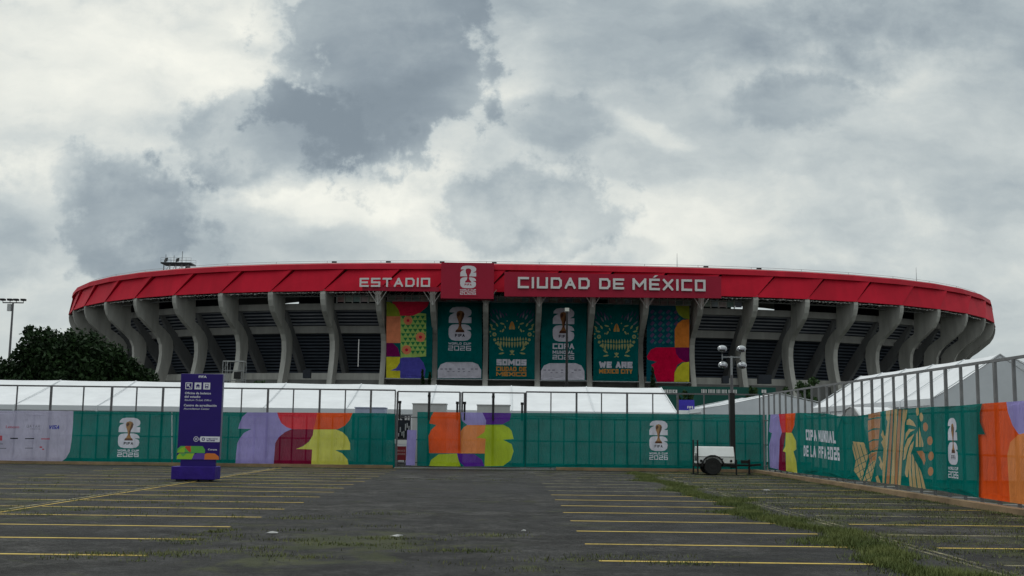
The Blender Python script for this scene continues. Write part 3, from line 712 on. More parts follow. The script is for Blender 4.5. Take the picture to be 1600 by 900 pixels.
# skulls
def skull(ox, oy, fx, cx, y0):
    """flower skull in strokes of cream: teeth, nose, petals and leaves; coordinates of the surveyed print"""
    o_ = []; C = 'banner_cream'; M_ = 'banner_mark'
    def A_(p, m_=C): o_.append((Z(fx, ox, oy, [(cx+x, y0+y) for x, y in p]), m_))
    def both(p, m_=C): A_(p, m_); A_([(-x, y) for x, y in p], m_)
    def leaf(x, y, l, w__, ang, m_=C):
        c, s_ = math.cos(R(ang)), math.sin(R(ang)); q = [(0,0),(l*.3,w__/2),(l*.7,w__/2.2),(l,0),(l*.7,-w__/2.2),(l*.3,-w__/2)]
        both([(x+a*c-b_*s_, y+a*s_+b_*c) for a, b_ in q], m_)
    for k in range(11):
        x = -130+26*k; h = 40 if 1 < k < 9 else 30
        drop = 10*(1-abs(k-5)/5)
        A_([(x-9, -16+drop), (x-9, -h*.6+drop), (x, -h-12+drop), (x+9, -h*.6+drop), (x+9, -16+drop), (x, -2+drop-8)])
        A_([(x-9, 2+drop), (x, -4+drop), (x+9, 2+drop), (x+8, h*.7+drop), (x, h+14+drop), (x-8, h*.7+drop)])
    both([(2,-112),(2,-190),(14,-172),(28,-130),(26,-112)], 'banner_amber'); both([(5,-112),(5,-150),(14,-130),(16,-112)])
    for x, y, l, w__, an in ((68,-160,50,16,-15),(74,-120,42,16,60),(70,-150,34,12,110),(120,-200,60,16,-60),(150,-170,70,16,-40),(100,-215,55,14,-75),(130,-135,46,16,-60),(150,-110,50,16,-10),(185,-120,50,14,-70),(178,-145,40,12,-30)):
        leaf(x, y, l, w__, an, C if y > -165 else M_)
    for x, y, l in ((70,-215,60),(95,-240,60),(130,-255,60),(160,-250,60),(45,-235,40),(185,-225,50)): leaf(x, y, l, 12, -65, 'banner_violet_mark')
    for x, y, r_ in ((165,-65,20),(162,-15,14),(150,18,9),(205,-90,8),(45,-190,7),(200,-50,6),(108,-95,8)): both(ell(x, y, r_, r_, 9))
    both(ell(165,-65,8,8,7), 'banner_teal_mark')
    for x, y, l, an in ((80,90,60,-35),(70,108,60,10),(100,70,60,-70),(125,40,40,-60)): leaf(x, y, l, 16, an)
    for an in (-125, -90, -55):
        c, s_ = math.cos(R(an)), math.sin(R(an)); A_([(0,120),(c*20-s_*8,120+s_*20+c*8-12),(c*40,120+s_*40),(c*20+s_*8,120+s_*20-c*8-12)])
    leaf(0, 118, 26, 10, 20)
    return o_
def zw(txt, ox, oy, fx, x0, x1, y0, y1, th, m_, gap=.25):
    a = ban.px(ox+x0/fx, oy+y1/fx); b = ban.px(ox+x1/fx, oy+y0/fx)
    return [(p, m_) for p in flatw(word(txt, a[0], a[1], b[0]-a[0], b[1]-a[1], th*(b[1]-a[1]), gap))]
arts = skull(750, 460, 6, 300, 440) + zw('SOMOS', 750, 460, 6, 155, 435, 610, 664, .3, 'banner_white', .15) + zw('CIUDAD DE', 750, 460, 6, 152, 435, 680, 718, .24, 'banner_amber', .18) + zw('MÉXICO', 750, 460, 6, 152, 435, 730, 765, .27, 'banner_amber', .18)
hang([(764, 592.5), (835.5, 593), (836, 473), (765, 472.5)], arts, 'tall teal banner with flowery skull above SOMOS CIUDAD DE MÉXICO')
arts = skull(910, 460, 6, 320, 462) + zw('WE ARE', 910, 460, 6, 157, 470, 632, 688, .3, 'banner_white', .15) + zw('MEXICO CITY', 910, 460, 6, 157, 468, 702, 740, .24, 'banner_amber', .18)
hang([(927, 595), (996.5, 596), (998.5, 476), (928, 475)], arts, 'tall teal banner with flowery skull above WE ARE MEXICO CITY')
F6 = lambda p: Z(6, 910, 460, p)
arts = []
for yy in range(150, 480, 55):
    for xx in range(630, 870, 75): arts.append((F6([(xx, yy+20), (xx+28, yy-12), (xx+50, yy+6), (xx+22, yy+36)]), 'banner_violet_mark')); arts.append((F6([(xx+38, yy+28), (xx+60, yy+10), (xx+68, yy+28), (xx+50, yy+44)]), 'banner_teal_mark'))
arts += [(F6([(605,580),(640,520),(690,497),(870,497),(1000,497),(1000,640),(940,630),(890,660),(865,725),(860,818),(700,818),(645,660),(700,632),(612,612)]), 'banner_crimson'),
 (F6([(870,497),(1002,497),(1002,640),(950,625),(905,595),(880,555)]), 'banner_maroon'), (F6([(862,820),(864,735),(890,680),(940,640),(1002,632),(1002,820)]), 'banner_yellow'),
 (F6([(866,497),(866,330),(890,275),(935,240),(1002,232),(1002,497)]), 'banner_orange'), (F6([(872,105),(1004,105),(1004,232),(950,225),(905,190),(882,150)]), 'banner_olive')]
hang([(1010, 596.5), (1077, 597.5), (1078, 478), (1011, 477)], arts, 'tall banner with crimson shape, orange arch and yellow quarter circle', 'banner_navy')

# ---- platform on the rim, scaffold by a column
pf = Plane((0, 233, 0), (1, 0, 0), (0, -1, 0))
a = pf.px(255, 417); b = pf.px(298, 412); zt = b[1]
t_ = empty('roof_platform', (a[0], 233, a[1])); tag(t_, 'small railed metal platform with masts on the red roof rim', 'platform')
x0, x1 = a[0], b[0]
MB().box((x0-.3, 232, zt-.15), (x1+.3, 236, zt+.12)).build('deck', black, t_)
m = MB()
for k in range(5):
    x = x0+(x1-x0)*(.06+.22*k); m.bar((x, 232.3, zt-2.6), (x, 232.3, zt), .16)
    if k < 4: m.bar((x, 232.35, zt-2.4), (x+(x1-x0)*.22, 232.35, zt-.2), .08)
m.build('frame', post_steel, t_)
m = MB()
for yy in (232.1, 235.8):
    for zz in (.6, 1.1): m.tube([(x0-.3, yy, zt+zz), (x1+.3, yy, zt+zz)], .03, 5)
    for k in range(7): x = x0-.3+(x1-x0+.6)*k/6; m.tube([(x, yy, zt), (x, yy, zt+1.1)], .03, 5)
m.build('railing', steel, t_)
for k, (fx, hh) in enumerate(((.08, 1.9), (.38, 1.7), (.68, 2.6))):
    MB().tube([(x0+(x1-x0)*fx, 233, zt), (x0+(x1-x0)*fx, 233, zt+hh)], .06, 5).build('mast', post_steel, t_)
for fx in (.08, .5):
    x = x0+(x1-x0)*fx; o = MB().prism([(x-.25, 232.6, zt+.3), (x+.35, 232.6, zt+.45), (x+.45, 232.6, zt+1.15), (x-.05, 232.6, zt+1.0)], (0, .5, 0)).build('floodlight', black, t_)
for x_, lab in ((1058, 'thin lightning rod standing on the rim right of the long sign'), (1432, 'thin mast standing on the rim near its right end')):
    pz = Plane((0, 240, 0), (1, 0, 0), (0, -1, 0)); a = pz.px(x_, 415 if x_ < 1200 else 438); b = pz.px(x_, 396 if x_ < 1200 else 418)
    o = MB().tube([(a[0], 240, a[1]-1.5), (a[0], 240, b[1])], [.09, .03], 6).build('mast', steel, None, False, (a[0], 240, a[1]-1.5)); tag(o, lab, 'mast')
sp_ = Plane((0, 195, 0), (1, 0, 0), (0, -1, 0)); a = sp_.px(347, 600); b = sp_.px(381, 565)
t_ = empty('scaffold_tower', (a[0], 195, 0)); tag(t_, 'grey scaffold tower with a platform at the foot of a column behind the purple totem', 'scaffold')
m = MB()
for x in (a[0], a[0]+.8, b[0]-.8, b[0]):
    for yy in (195, 197): m.tube([(x, yy, 0), (x, yy, b[1])], .06, 5)
m.build('upright', steel, t_)
m = MB()
for k in range(9):
    z = b[1]*k/8+.1
    for yy in (195, 197): m.tube([(a[0], yy, z), (b[0], yy, z)], .04, 5)
    m.tube([(a[0], 195, z), (a[0], 197, z)], .04, 5); m.tube([(b[0], 195, z), (b[0], 197, z)], .04, 5)
    if k < 8: m.tube([(a[0], 195, z), (a[0]+.8, 195, z+1.2)], .03, 5); m.tube([(b[0], 195, z), (b[0]-.8, 195, z+1.2)], .03, 5)
m.build('brace', steel, t_)
MB().box((a[0], 195, b[1]), (b[0], 197, b[1]+.12)).build('platform', wht, t_)
MB().box((b[0]-1.6, 194.8, b[1]-3.0), (b[0]-.5, 195.4, b[1]-1.8)).build('dark_sheet', black, t_)

# ================================================================== ground level behind the fences
green_hoard = mat('hoarding_green', (.006, .07, .055), .7, var=.2, vscale=.5)
hp = Plane((0, 150, 0), (1, 0, 0), (0, -1, 0))
a = hp.px(1030, 640); b = hp.px(1212, 605.5)
t_ = empty('hoarding', (a[0], 150, 0)); tag(t_, 'long dark green hoarding with white lettering below the right stadium columns', 'hoarding')
MB().box((a[0], 150, 0), (b[0], 150.4, b[1])).build('panel', green_hoard, t_)
for txt, x0, x1 in (('MEXICO', 1037, 1058), ('FIFA WORLD CUP 2026 MEXICO', 1096, 1151), ('26', 1190, 1197)):
    p = hp.px(x0, 614); q_ = hp.px(x1, 609)
    link = [pz for pz in flatw(word(txt, p[0], p[1], q_[0]-p[0], q_[1]-p[1], .13, .3))]
    solid('lettering', hp, link, white_letter, .02, .05, t_)
sc = Plane((0, 75, 0), (1, 0, 0), (0, -1, 0)); a = sc.px(1061, 641); b = sc.px(1085, 625)
t_ = empty('info_panel', (a[0], 75, 0)); tag(t_, 'small deep blue board right of the long white marquee', 'sign')
MB().box((a[0], 75, a[1]), (b[0], 75.2, b[1])).build('board', mat('blue_board', (.03, .02, .30), .5, var=.25, vscale=2), t_)
MB().box((a[0]-.05, 74.9, 0), (b[0]+.1, 75.3, a[1])).build('base', wht, t_)
p = sc.px(1074, 638.5); q_ = sc.px(1083, 634.5)
solid('lettering', sc, flatw(word('FIFA', p[0], p[1], q_[0]-p[0], q_[1]-p[1], .04)), white_letter, .01, .02, t_)

# tents
def tent_mat():
    m = bpy.data.materials.new('tent_fabric'); m.use_nodes = True; t = m.node_tree; t.nodes.clear(); q = NB(t)
    g = q.n('ShaderNodeNewGeometry').outputs['Position']
    n1 = q.noise(g, .7, 5, .6); f = q.mr(n1.outputs[0], .3, .7, .9, 1.04)
    sc_ = q.n('ShaderNodeVectorMath', operation='SCALE'); sc_.inputs[0].default_value = (.80, .81, .83); q.put(sc_.inputs['Scale'], f)
    mp_ = q.n('ShaderNodeMapping'); q.put(mp_.inputs[0], g); mp_.inputs['Scale'].default_value = (.25, 1.6, 1.6)
    n2 = q.noise(mp_.outputs[0], 2.2, 3, .5); bp = q.n('ShaderNodeBump'); bp.inputs['Strength'].default_value = .35; bp.inputs['Distance'].default_value = .15; t.links.new(n2.outputs[0], bp.inputs['Height'])
    d = q.n('ShaderNodeBsdfDiffuse'); t.links.new(sc_.outputs[0], d.inputs[0]); t.links.new(bp.outputs[0], d.inputs['Normal'])
    tr = q.n('ShaderNodeBsdfTranslucent'); t.links.new(sc_.outputs[0], tr.inputs[0])
    a_ = q.n('ShaderNodeMixShader'); a_.inputs[0].default_value = .12; t.links.new(d.outputs[0], a_.inputs[1]); t.links.new(tr.outputs[0], a_.inputs[2])
    o_ = q.n('ShaderNodeOutputMaterial'); t.links.new(a_.outputs[0], o_.inputs[0]); return m
tentm = tent_mat(); tgrey = mat('tent_gable_shade', (.55, .57, .60), .7, var=.08, vscale=1); alu = mat('aluminium', (.5, .5, .5), .4, .6)  # gable walls greyer than the roof cloth, their shade put into the colour
trim_m = mat('tent_trim', (.60, .62, .64), .6)
def gable_tent(name, x0, y0, x1, y1, axis, eave, ridge, label, bay=5.0, hip=0.0, group=None):
    """x0..x1, y0..y1 footprint; ridge runs along the axis ('x' or 'y')"""
    t_ = empty(name, (x0, y0, 0)); tag(t_, label, 'tent', group)
    cx, cy = (x0+x1)/2, (y0+y1)/2
    L = (x1-x0) if axis == 'x' else (y1-y0); n_ = max(1, round(L/bay))
    def pt_(l, c, z):   # l along, c across 0..1
        return Vector((x0+l, y0+(y1-y0)*c, z)) if axis == 'x' else Vector((x0+(x1-x0)*c, y0+l, z))
    rf = MB(); sag = .10
    for i in range(n_):
        for c0, c1 in ((0, .5), (1, .5)):
            nn = 4; mm = 4
            g_ = [[None]*(mm+1) for _ in range(nn+1)]
            for p in range(nn+1):
                for q in range(mm+1):
                    l = L*(i+p/nn)/n_; c = c0+(c1-c0)*q/mm; z = eave+(ridge-eave)*q/mm
                    if hip: l = max(l, hip*q/mm if hip > 0 else 0) ; 
                    z -= sag*math.sin(math.pi*q/mm)*.6 + sag*math.sin(math.pi*p/nn)*(.3+.5*math.sin(math.pi*q/mm))
                    g_[p][q] = pt_(l, c, z)
            k = len(rf.v); rf.v += [g_[p][q] for p in range(nn+1) for q in range(mm+1)]
            rf.f += [[k+p*(mm+1)+q, k+(p+1)*(mm+1)+q, k+(p+1)*(mm+1)+q+1, k+p*(mm+1)+q+1] for p in range(nn) for q in range(mm)]; rf.m += [0]*(nn*mm)
    rf.build('roof', tentm, t_, smooth=False)
    wl = MB()
    e = eave-.02
    for c in (0.002, .998):
        wl = MB(); wl.add([pt_(0, c, .1), pt_(L, c, .1), pt_(L, c, e-.25), pt_(0, c, e-.25)], [(0,1,2,3)]); wl.build('side_wall', tentm, t_)
    for l in (.02, L-.02):
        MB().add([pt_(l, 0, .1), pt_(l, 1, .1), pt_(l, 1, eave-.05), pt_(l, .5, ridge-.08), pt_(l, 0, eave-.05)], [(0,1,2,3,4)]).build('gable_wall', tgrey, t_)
    tr = MB()
    for c in (-.004, 1.004): MB().bar(pt_(0, c, eave-.12), pt_(L, c, eave-.12), .06, .26).build('eave_trim', trim_m, t_)
    for i in range(n_+1):
        l = L*i/n_; fr = MB()
        for c0, c1 in ((0, .5), (1, .5)): fr.bar(pt_(l, c0, eave+.02), pt_(l, c1, ridge+.02), .05, .03)
        for c in (-.006, 1.006): fr.bar(pt_(l, c, 0), pt_(l, c, eave), .09)
        fr.build('rib', trim_m, t_)
    return t_
gable_tent('marquee', -39.3, 60, 9.15, 72, 'x', 2.85, 4.42, 'very long low white marquee right behind the green mesh fence', 4.35)
gable_tent('marquee', 16.5, 43.4, 21.9, 60.5, 'y', 3.2, 4.95, 'white marquee behind the side fence whose shaded grey gable faces the camera', 3.5)
gable_tent('marquee', 22.4, 60, 32, 84, 'y', 3.6, 6.05, 'larger grey white marquee at the right edge, beyond the gabled one', 5)
gable_tent('marquee', 12.3, 70, 21.7, 86, 'y', 3.35, 4.35, 'small pale grey peaked marquee seen through the fence beyond the light tower', 5)
gable_tent('marquee', 22.6, 40.5, 28, 52, 'y', 3.0, 4.7, 'white marquee at the right edge, beside the one with the shaded grey gable', 4)
# low arch of clear plastic sheet in front of the side tent
ap = Plane((14.5, 0, 0), (0, -1, 0), (-1, 0, 0))
m = MB(); ys = (45.5, 48.5)
pts1 = [(14.6, 44.5+6.0*i/10, .2+2.75*math.sin(math.pi*i/10)**.7) for i in range(11)]
for i in range(10):
    a, b = Vector(pts1[i]), Vector(pts1[i+1]); m.add([a, b, b+Vector((1.6,0,0)), a+Vector((1.6,0,0))], [(0,1,2,3)])
t_ = empty('tunnel_shelter', (14.6, 47.5, 0)); tag(t_, 'low rounded plastic shelter in front of the gabled marquee', 'shelter')
m.build('cover', tentm, t_)
m = MB(); m.tube(pts1, .04, 6); m.tube([Vector(p)+Vector((1.6,0,0)) for p in pts1], .04, 6); m.build('hoop', alu, t_)

# grey container blocks showing above the mesh, gate contents
bp_ = Plane((0, 55.5, 0), (1, 0, 0), (0, -1, 0))
def block(x0, x1, y0, y1, Y, name, m_, label, cat, depth=1.2, z0=0):
    pp = Plane((0, Y, 0), (1, 0, 0), (0, -1, 0)); a = pp.px(x0, y1); b = pp.px(x1, y0)
    t__ = empty(name, (a[0], Y, z0)); tag(t__, label, cat)
    o_ = MB().box((a[0], Y, z0), (b[0], Y+depth, b[1])).build('body', m_, t__); bevel(o_, .02)
    MB().box((a[0]-.03, Y-.03, b[1]), (b[0]+.03, Y+depth+.03, b[1]+.05)).build('lid', m_, t__)
    return t__, a, b
boxg = mat('panel_grey', (.42, .43, .43), .6, var=.08, vscale=2); boxb = mat('panel_blue_grey', (.33, .37, .50), .6, var=.08, vscale=2)
block(642.5, 697, 632, 728, 56.2, 'ticket_booth', boxg, 'light grey booth behind the open gate, left of its twin', 'booth')
block(744, 797, 634, 728, 56.2, 'ticket_booth', boxg, 'light grey booth behind the orange and lime artwork of the mesh', 'booth')
block(552, 601, 638, 728, 56.2, 'ticket_booth', boxb, 'bluish grey booth behind the green mesh left of the open gate', 'booth')
gp = Plane((0, 58.2, 0), (1, 0, 0), (0, -1, 0)); a = gp.px(615, 728); b = gp.px(641.5, 649)
t_ = empty('entrance_board', (a[0], 58.2, 0)); tag(t_, 'dark board seen through the open gate with white letters AL DE at its top', 'sign')
c_ = gp.px(641, 688)
MB().box((a[0]-2.2, 58.2, c_[1]), (b[0], 58.4, b[1])).build('board', mat('board_black', (.012, .016, .022), .5, var=.4, vscale=3), t_)
p = gp.px(620.5, 656.3); q_ = gp.px(640.5, 650.5)
solid('lettering', gp, flatw(word('AL DE', p[0], p[1], q_[0]-p[0], q_[1]-p[1], .045, .35)), white_letter, .01, .02, t_)
MB().box((a[0], 58.15, 0), (a[0]+.06, 58.25, b[1])).build('post', post_steel, t_)
m = MB()
for k in range(7):
    p = gp.px(622+2.7*k, 684-random.random()*16); m.box((p[0], 58.16, p[1]), (p[0]+.05, 58.19, p[1]+.15+.2*random.random()))
m.build('small_print', boxg, t_)
rp = Plane((0, 55.4, 0), (1, 0, 0), (0, -1, 0)); a = rp.px(619, 719); b = rp.px(634.5, 697.5)
t_ = empty('barrier_board', (a[0], 55.4, 0)); tag(t_, 'low dark red board standing in the open gate', 'sign')
MB().box((a[0], 55.4, .3), (b[0], 55.5, b[1])).build('board', mat('board_red', (.22, .02, .03), .6), t_)
for y_ in (704, 709):
    p = rp.px(621, y_+1.6); q_ = rp.px(633, y_-1); solid('lettering', rp, flatw(word('MEXICO' if y_ == 704 else '2026', p[0], p[1], q_[0]-p[0], q_[1]-p[1], .02, .3)), mat('pale_pink', (.45, .25, .25)), .005, .01, t_)
MB().box((a[0]-.1, 55.35, b[1]+.12), (b[0]+.1, 55.6, b[1]+.35)).build('rail', wht, t_)
m = MB()
for x in (a[0]+.05, b[0]-.05): m.box((x-.03, 55.42, 0), (x+.03, 55.48, .3))
m.build('leg', post_steel, t_)
fp = Plane((0, 52.7, 0), (1, 0, 0), (0, -1, 0)); a = fp.px(634, 727); b = fp.px(651, 672)
o = artwork('cloth_panel', Plane((0, 52.72, 0), (1, 0, 0), (0, -1, 0)), ([(a[0], a[1]), (b[0]-.05, a[1]), (b[0], b[1]), (a[0]+.03, b[1])], 'mesh_lilac'), [], None, .25, .03)
tag(o, 'narrow crumpled lilac cloth hanging at the right side of the gate opening', 'cloth')

# ================================================================== fences
YF = 53.0; XF = 12.05
back = Plane((0, YF-.06, 0), (1, 0, 0), (0, -1, 0)); side = Plane((XF-.13, 0, 0), (0, -1, 0), (-1, 0, 0))
bt = Plane((0, YF, 0), (1, 0, 0), (0, -1, 0))
FH = 3.62
t_ = empty('back_fence', (-30, YF, 0)); tag(t_, 'tall fence of dark steel posts and rails across the far side of the car park', 'fence')
bxs = [-107, -67, -27, 27, 80, 131, 175, 214, 255, 297, 338, 378, 419, 459, 500, 540, 580, 618]
bx = [bt.px(x, 605)[0] for x in bxs]; bx2 = [bt.px(x, 609)[0] for x in (822, 861, 901, 940, 980, 1020, 1059, 1100, 1140)] + [12.0]
def post(x, thick):
    o_ = MB().box((x-thick/2, YF, 0), (x+thick/2, YF+thick, FH-.03)).build('post', post_steel, t_); return o_
for k, x in enumerate(bx): post(x, .09 if k % 2 == 0 else .055)
for k, x in enumerate(bx2): post(x, .055 if k % 2 else .09)
m = MB()
for x0, x1 in ((bx[0], bx[-1]), (bx2[0], 12.0)):
    for z_, th in ((FH, .07), (2.36, .05), (1.32, .06), (.22, .05)): m.bar((x0, YF+.15, z_), (x1, YF+.15, z_), th)
m.build('rail', post_steel, t_)
m = MB()   # short uprights behind the mesh and braces
for l, z1 in ((bx, 2.36), (bx2, 2.36)):
    for a, b in zip(l[:-1], l[1:]):
        x = a+(b-a)*.52; m.box((x-.03, YF+.12, .2), (x+.03, YF+.17, z1))
m.build('lower_upright', post_steel, t_)
for l in (bx, bx2):
    for x in l[::2]: MB().box((x-.22, YF-.05, 0), (x+.22, YF+.75, .12)).build('foot_block', mat('block_concrete', (.23, .23, .22), .9, var=.2, vscale=4), t_)
def gate(x0, x1, xm, label):
    g_ = empty('gate', (x0, YF, 0)); tag(g_, label, 'gate')
    m = MB()
    for x, th in [(x0, .09), (x1, .09)] + [(q, .12) for q in xm]: m.box((x-th/2, YF, .06), (x+th/2, YF+.08, FH-.06))
    m.bar((x0, YF+.04, FH-.06), (x1, YF+.04, FH-.06), .06)
    m.build('gate_frame', post_steel, g_)
    m = MB(); ed = [x0]+list(xm)+[x1]
    for z_ in (1.32, 2.36, .25): m.bar((ed[1] if len(ed) > 3 else x0, YF+.13, z_), (x1, YF+.13, z_), .05)
    m.build('rail', post_steel, g_)
    for x in (x0+.12, x1-.12, *xm):
        m = MB(); m.tube([(x, YF-.03, 2.25), (x, YF-.03, 3.05 if x not in xm else 3.5)], .05, 6); m.box((x-.07, YF-.07, 3.0 if x not in xm else 3.3), (x+.07, YF+.01, 3.12 if x not in xm else 3.42)); m.build('drop_bolt', black, g_)
xs_ = [bt.px(x, 609)[0] for x in (621.5, 671, 719)]
gate(xs_[0], xs_[2], [xs_[1]], 'tall double gate, its left leaf half open beside the lilac cloth')
xs_ = [bt.px(x, 609)[0] for x in (722.5, 771, 820)]
gate(xs_[0], xs_[2], [xs_[1]], 'tall double steel gate behind the purple and lime artwork of the mesh')
# mesh banners on the back fence
def Fx(pl_, fx, ox, oy, l): return [pl_.px(ox+x/fx, oy+y/fx) for x, y in l]
def fence_cloth(plane, outline, base, arts, label, ripple=.035):
    o_ = artwork('fence_banner', plane, ([plane.px(*q) for q in outline], 'mesh_'+base), arts, None, .35, ripple)
    tag(o_, label, 'banner', 'printed mesh banners tied along the car park fences'); return o_
a = back.px(186.5, 652.5); b = back.px(216.5, 714)
arts = [(back.pts([(-120,641),(115,641.8),(114.5,660),(112,690),(109,706),(103,716),(92,724.5),(-120,723)]), 'mesh_sponsor_white')]
arts += [(back.pts([(x,y),(x+w_,y),(x+w_,y+h_),(x,y+h_)]), 'mesh_'+c) for x, y, w_, h_, c in
   ((16,684,12,2,'ink'),(39,684.5,14,1.6,'ink'),(64,685,14,1.6,'ink_red'),(39,699.5,12,1.4,'ink_grey'),(61.5,697.5,4,2.4,'ink_red'),(65.5,701,3,2,'ink_red'),(0,700,10,1.2,'ink_grey'),(-3,680.5,7,8,'ink_red'),(-3,693,8,1.2,'ink_grey'),(-30,666,20,3,'ink_blue'),(-60,664,18,5,'ink_red'),(-62,684,16,2,'ink'),(-28,684,14,2,'ink'))]
def pw(pl_, txt, x0, x1, y0, y1, th, m_, gap=.3, slant=0):
    p = pl_.px(x0, y1); q = pl_.px(x1, y0); h_ = q[1]-p[1]
    return [(z_, m_) for z_ in flatw(word(txt, p[0], p[1], q[0]-p[0], h_, th*h_, gap, slant))]
arts += pw(back, 'VISA', 76, 93, 664.5, 670.5, .24, 'mesh_ink_blue', .12, .2) + pw(back, 'QATAR', 41.5, 62.5, 664, 668, .13, 'mesh_ink_grey', .4) + pw(back, 'AIRWAYS', 47, 62, 669.6, 671, .2, 'mesh_ink_grey', .4)
arts += logo(a[0], a[1], b[0]-a[0], a[1]-b[1], 'mesh_', 'print_white')
ob = fence_cloth(back, [(-120,723.5),(268,727.5),(268,643.6),(-120,640)], 'teal', arts, 'mesh banner with pale sponsor panel, left of the purple totem')
text_mesh('lettering', 'Lenovo', back, back.px(10, 669)[0], back.px(10, 668.8)[1], .13, MAT['mesh_ink_red'], ob, .06, back.px(31, 669)[0]-back.px(10, 669)[0], .01)
F8 = lambda p: Fx(back, 8, 360, 630, p)
arts = [(F8([(60,785),(70,640),(85,500),(115,440),(170,370),(265,322),(95,318),(110,260),(150,170),(215,112),(600,112),(600,170),(640,250),(700,300),(765,322),(680,362),(600,430),(560,500),(540,785)]), 'mesh_lilac'),
 (F8([(583,105),(1090,110),(1060,328),(770,324),(700,298),(640,252),(605,180)]), 'mesh_red'),
 (F8([(1085,110),(1530,115),(1490,210),(1430,280),(1340,326),(1035,328),(1060,250)]), 'mesh_orange'),
 (F8([(765,326),(1040,326),(1030,400),(980,480),(900,540),(820,572),(1022,578),(1012,792),(540,788),(560,500),(600,430),(680,362)]), 'mesh_maroon'),
 (F8([(1040,328),(1320,328),(1400,360),(1460,420),(1495,500),(1497,582),(1310,586),(1400,630),(1460,700),(1482,802),(1010,796),(1022,578),(820,572),(905,540),(985,480),(1030,400)]), 'mesh_yellow')]
fence_cloth(back, [(269,727.5),(617,731.5),(617,646.5),(600,645.5),(269,643.6)], 'teal', arts, 'mesh banner with big lilac, maroon and yellow shapes by the totem')
arts = [(back.pts([(678,643),(719,643),(720,708.3),(670.5,708),(669.5,681),(673.5,672),(682,663.8),(670.5,661.5),(673.5,651)]), 'mesh_orange'),
 (back.pts([(670,728.5),(673.5,718.5),(685.5,709.8),(714,708.6),(717,720),(720,729)]), 'mesh_lime'),
 (back.pts([(720,643),(753,643),(759.6,657),(759,664.5),(730.5,664.5),(721.5,657)]), 'mesh_lilac'),
 (back.pts([(753,643),(799.5,643.5),(796.5,657),(786,662.6),(759,663.5),(759.6,657)]), 'mesh_purple'),
 (back.pts([(720,674),(724,668),(730.5,664),(759,664),(757,675),(744,684),(759,685.5),(759,708.5),(720,708.5)]), 'mesh_peach'),
 (back.pts([(759,663.6),(786,663.6),(795,668),(799.5,673.5),(802.5,686),(786,687),(799.5,694),(802.5,705),(798,719),(786,728),(757,728.6),(757.5,708),(759,685.5),(744,684),(757,675)]), 'mesh_lime'),
 (back.pts([(714,708.6),(741,709.5),(753,718),(757,728.6),(726,729),(717,720.5)]), 'mesh_purple')]
fence_cloth(back, [(651.5,728),(820,730),(820,645.5),(652,643.5)], 'teal', arts, 'mesh banner with orange, peach and lime shapes on the gates')
a = back.px(1014.5, 657); b = back.px(1043.5, 718.5)
fence_cloth(back, [(820.8,730),(1198,735.5),(1198,648),(820.8,645)], 'teal', logo(a[0], a[1], b[0]-a[0], a[1]-b[1], 'mesh_', 'print_white'), 'plain teal mesh banner with one 26 emblem, behind the white trailer')
# side fence
t_ = empty('side_fence', (XF, 6, 0)); tag(t_, 'long receding fence of grey steel posts down the right side of the car park', 'fence')
k = 0; y = YF-.4
side_steel = mat('side_fence_steel', (.20, .20, .205), .5, .4, var=.2, vscale=3)
ysl = []
while y > 8:
    th = .10 if k % 3 == 0 else .065; ysl.append(y)
    MB().box((XF, y-th/2, .05), (XF+.07, y+th/2, FH-.04)).build('post', side_steel, t_); y -= 1.04; k += 1
m = MB()
for z_, th in ((FH, .07), (2.40, .05), (1.28, .05), (.30, .05)): m.bar((XF+.11, 8, z_), (XF+.11, YF-.05, z_), th)
m.build('rail', side_steel, t_)
for y in ysl[::3]: MB().box((XF-.12, y-.3, 0), (XF+.75, y+.3, .11)).build('foot_block', MAT['block_concrete'], t_)
FS = lambda l: Fx(side, 3.214, 1180, 540, l)
FR = lambda l: Fx(side, 5.622, 1320, 620, l)
FT = lambda l: Fx(side, 4.5, 1460, 600, l)
arts = [(FS([(76,346),(116,345),(120,400),(132,437),(118,470),(116,622),(76,612),(75,500),(85,440),(71,432)]), 'mesh_lilac'),
 (FS([(116,343),(151,341),(151,436),(131,437),(121,400)]), 'mesh_red'), (FS([(151,341),(204,338),(196,400),(181,437),(151,437)]), 'mesh_orange'),
 (FS([(131,437),(152,436),(141,528),(152,535),(155,632),(116,624),(118,470)]), 'mesh_maroon'),
 (FS([(152,436),(183,438),(202,480),(204,521),(190,531),(205,580),(211,640),(155,630),(155,536),(140,530),(152,505)]), 'mesh_yellow')]
def sidetext(txt, x0, x1, yl0, yl1, yr0, yr1, th, m_, gap=.15):
    a = side.px(x0, yl1); b = side.px(x0, yl0); c = side.px(x1, yr1); d = side.px(x1, yr0); Wd = c[0]-a[0]
    o_ = []
    for p in flatw(word(txt, 0, 0, Wd, 1.0*(b[1]-a[1]), th, gap, 0, 1.35)):
        o_.append(([(a[0]+u, a[1]+(c[1]-a[1])*u/Wd + v*((b[1]-a[1])+((d[1]-c[1])-(b[1]-a[1]))*u/Wd)/(b[1]-a[1])) for u, v in p], m_))
    return o_
arts += sidetext('COPA MUNDIAL', 1260, 1305.5, 671, 687.5, 674, 693, .10, 'mesh_print_white', .26) + sidetext('DE LA FIFA 2026', 1257, 1311, 696, 712.5, 699, 720, .092, 'mesh_print_white', .30)
tan, rust, teal = 'mesh_tan', 'mesh_rust', 'mesh_teal'
for p in ([(200,112),(312,108),(316,178),(285,175),(200,195)], [(193,210),(240,195),(318,190),(314,278),(250,275),(196,298)], [(197,312),(240,292),(310,286),(302,372),(250,372),(203,392)], [(207,404),(250,385),(303,384),(292,468),(240,470),(212,482)]): arts.append((FR(p), rust))
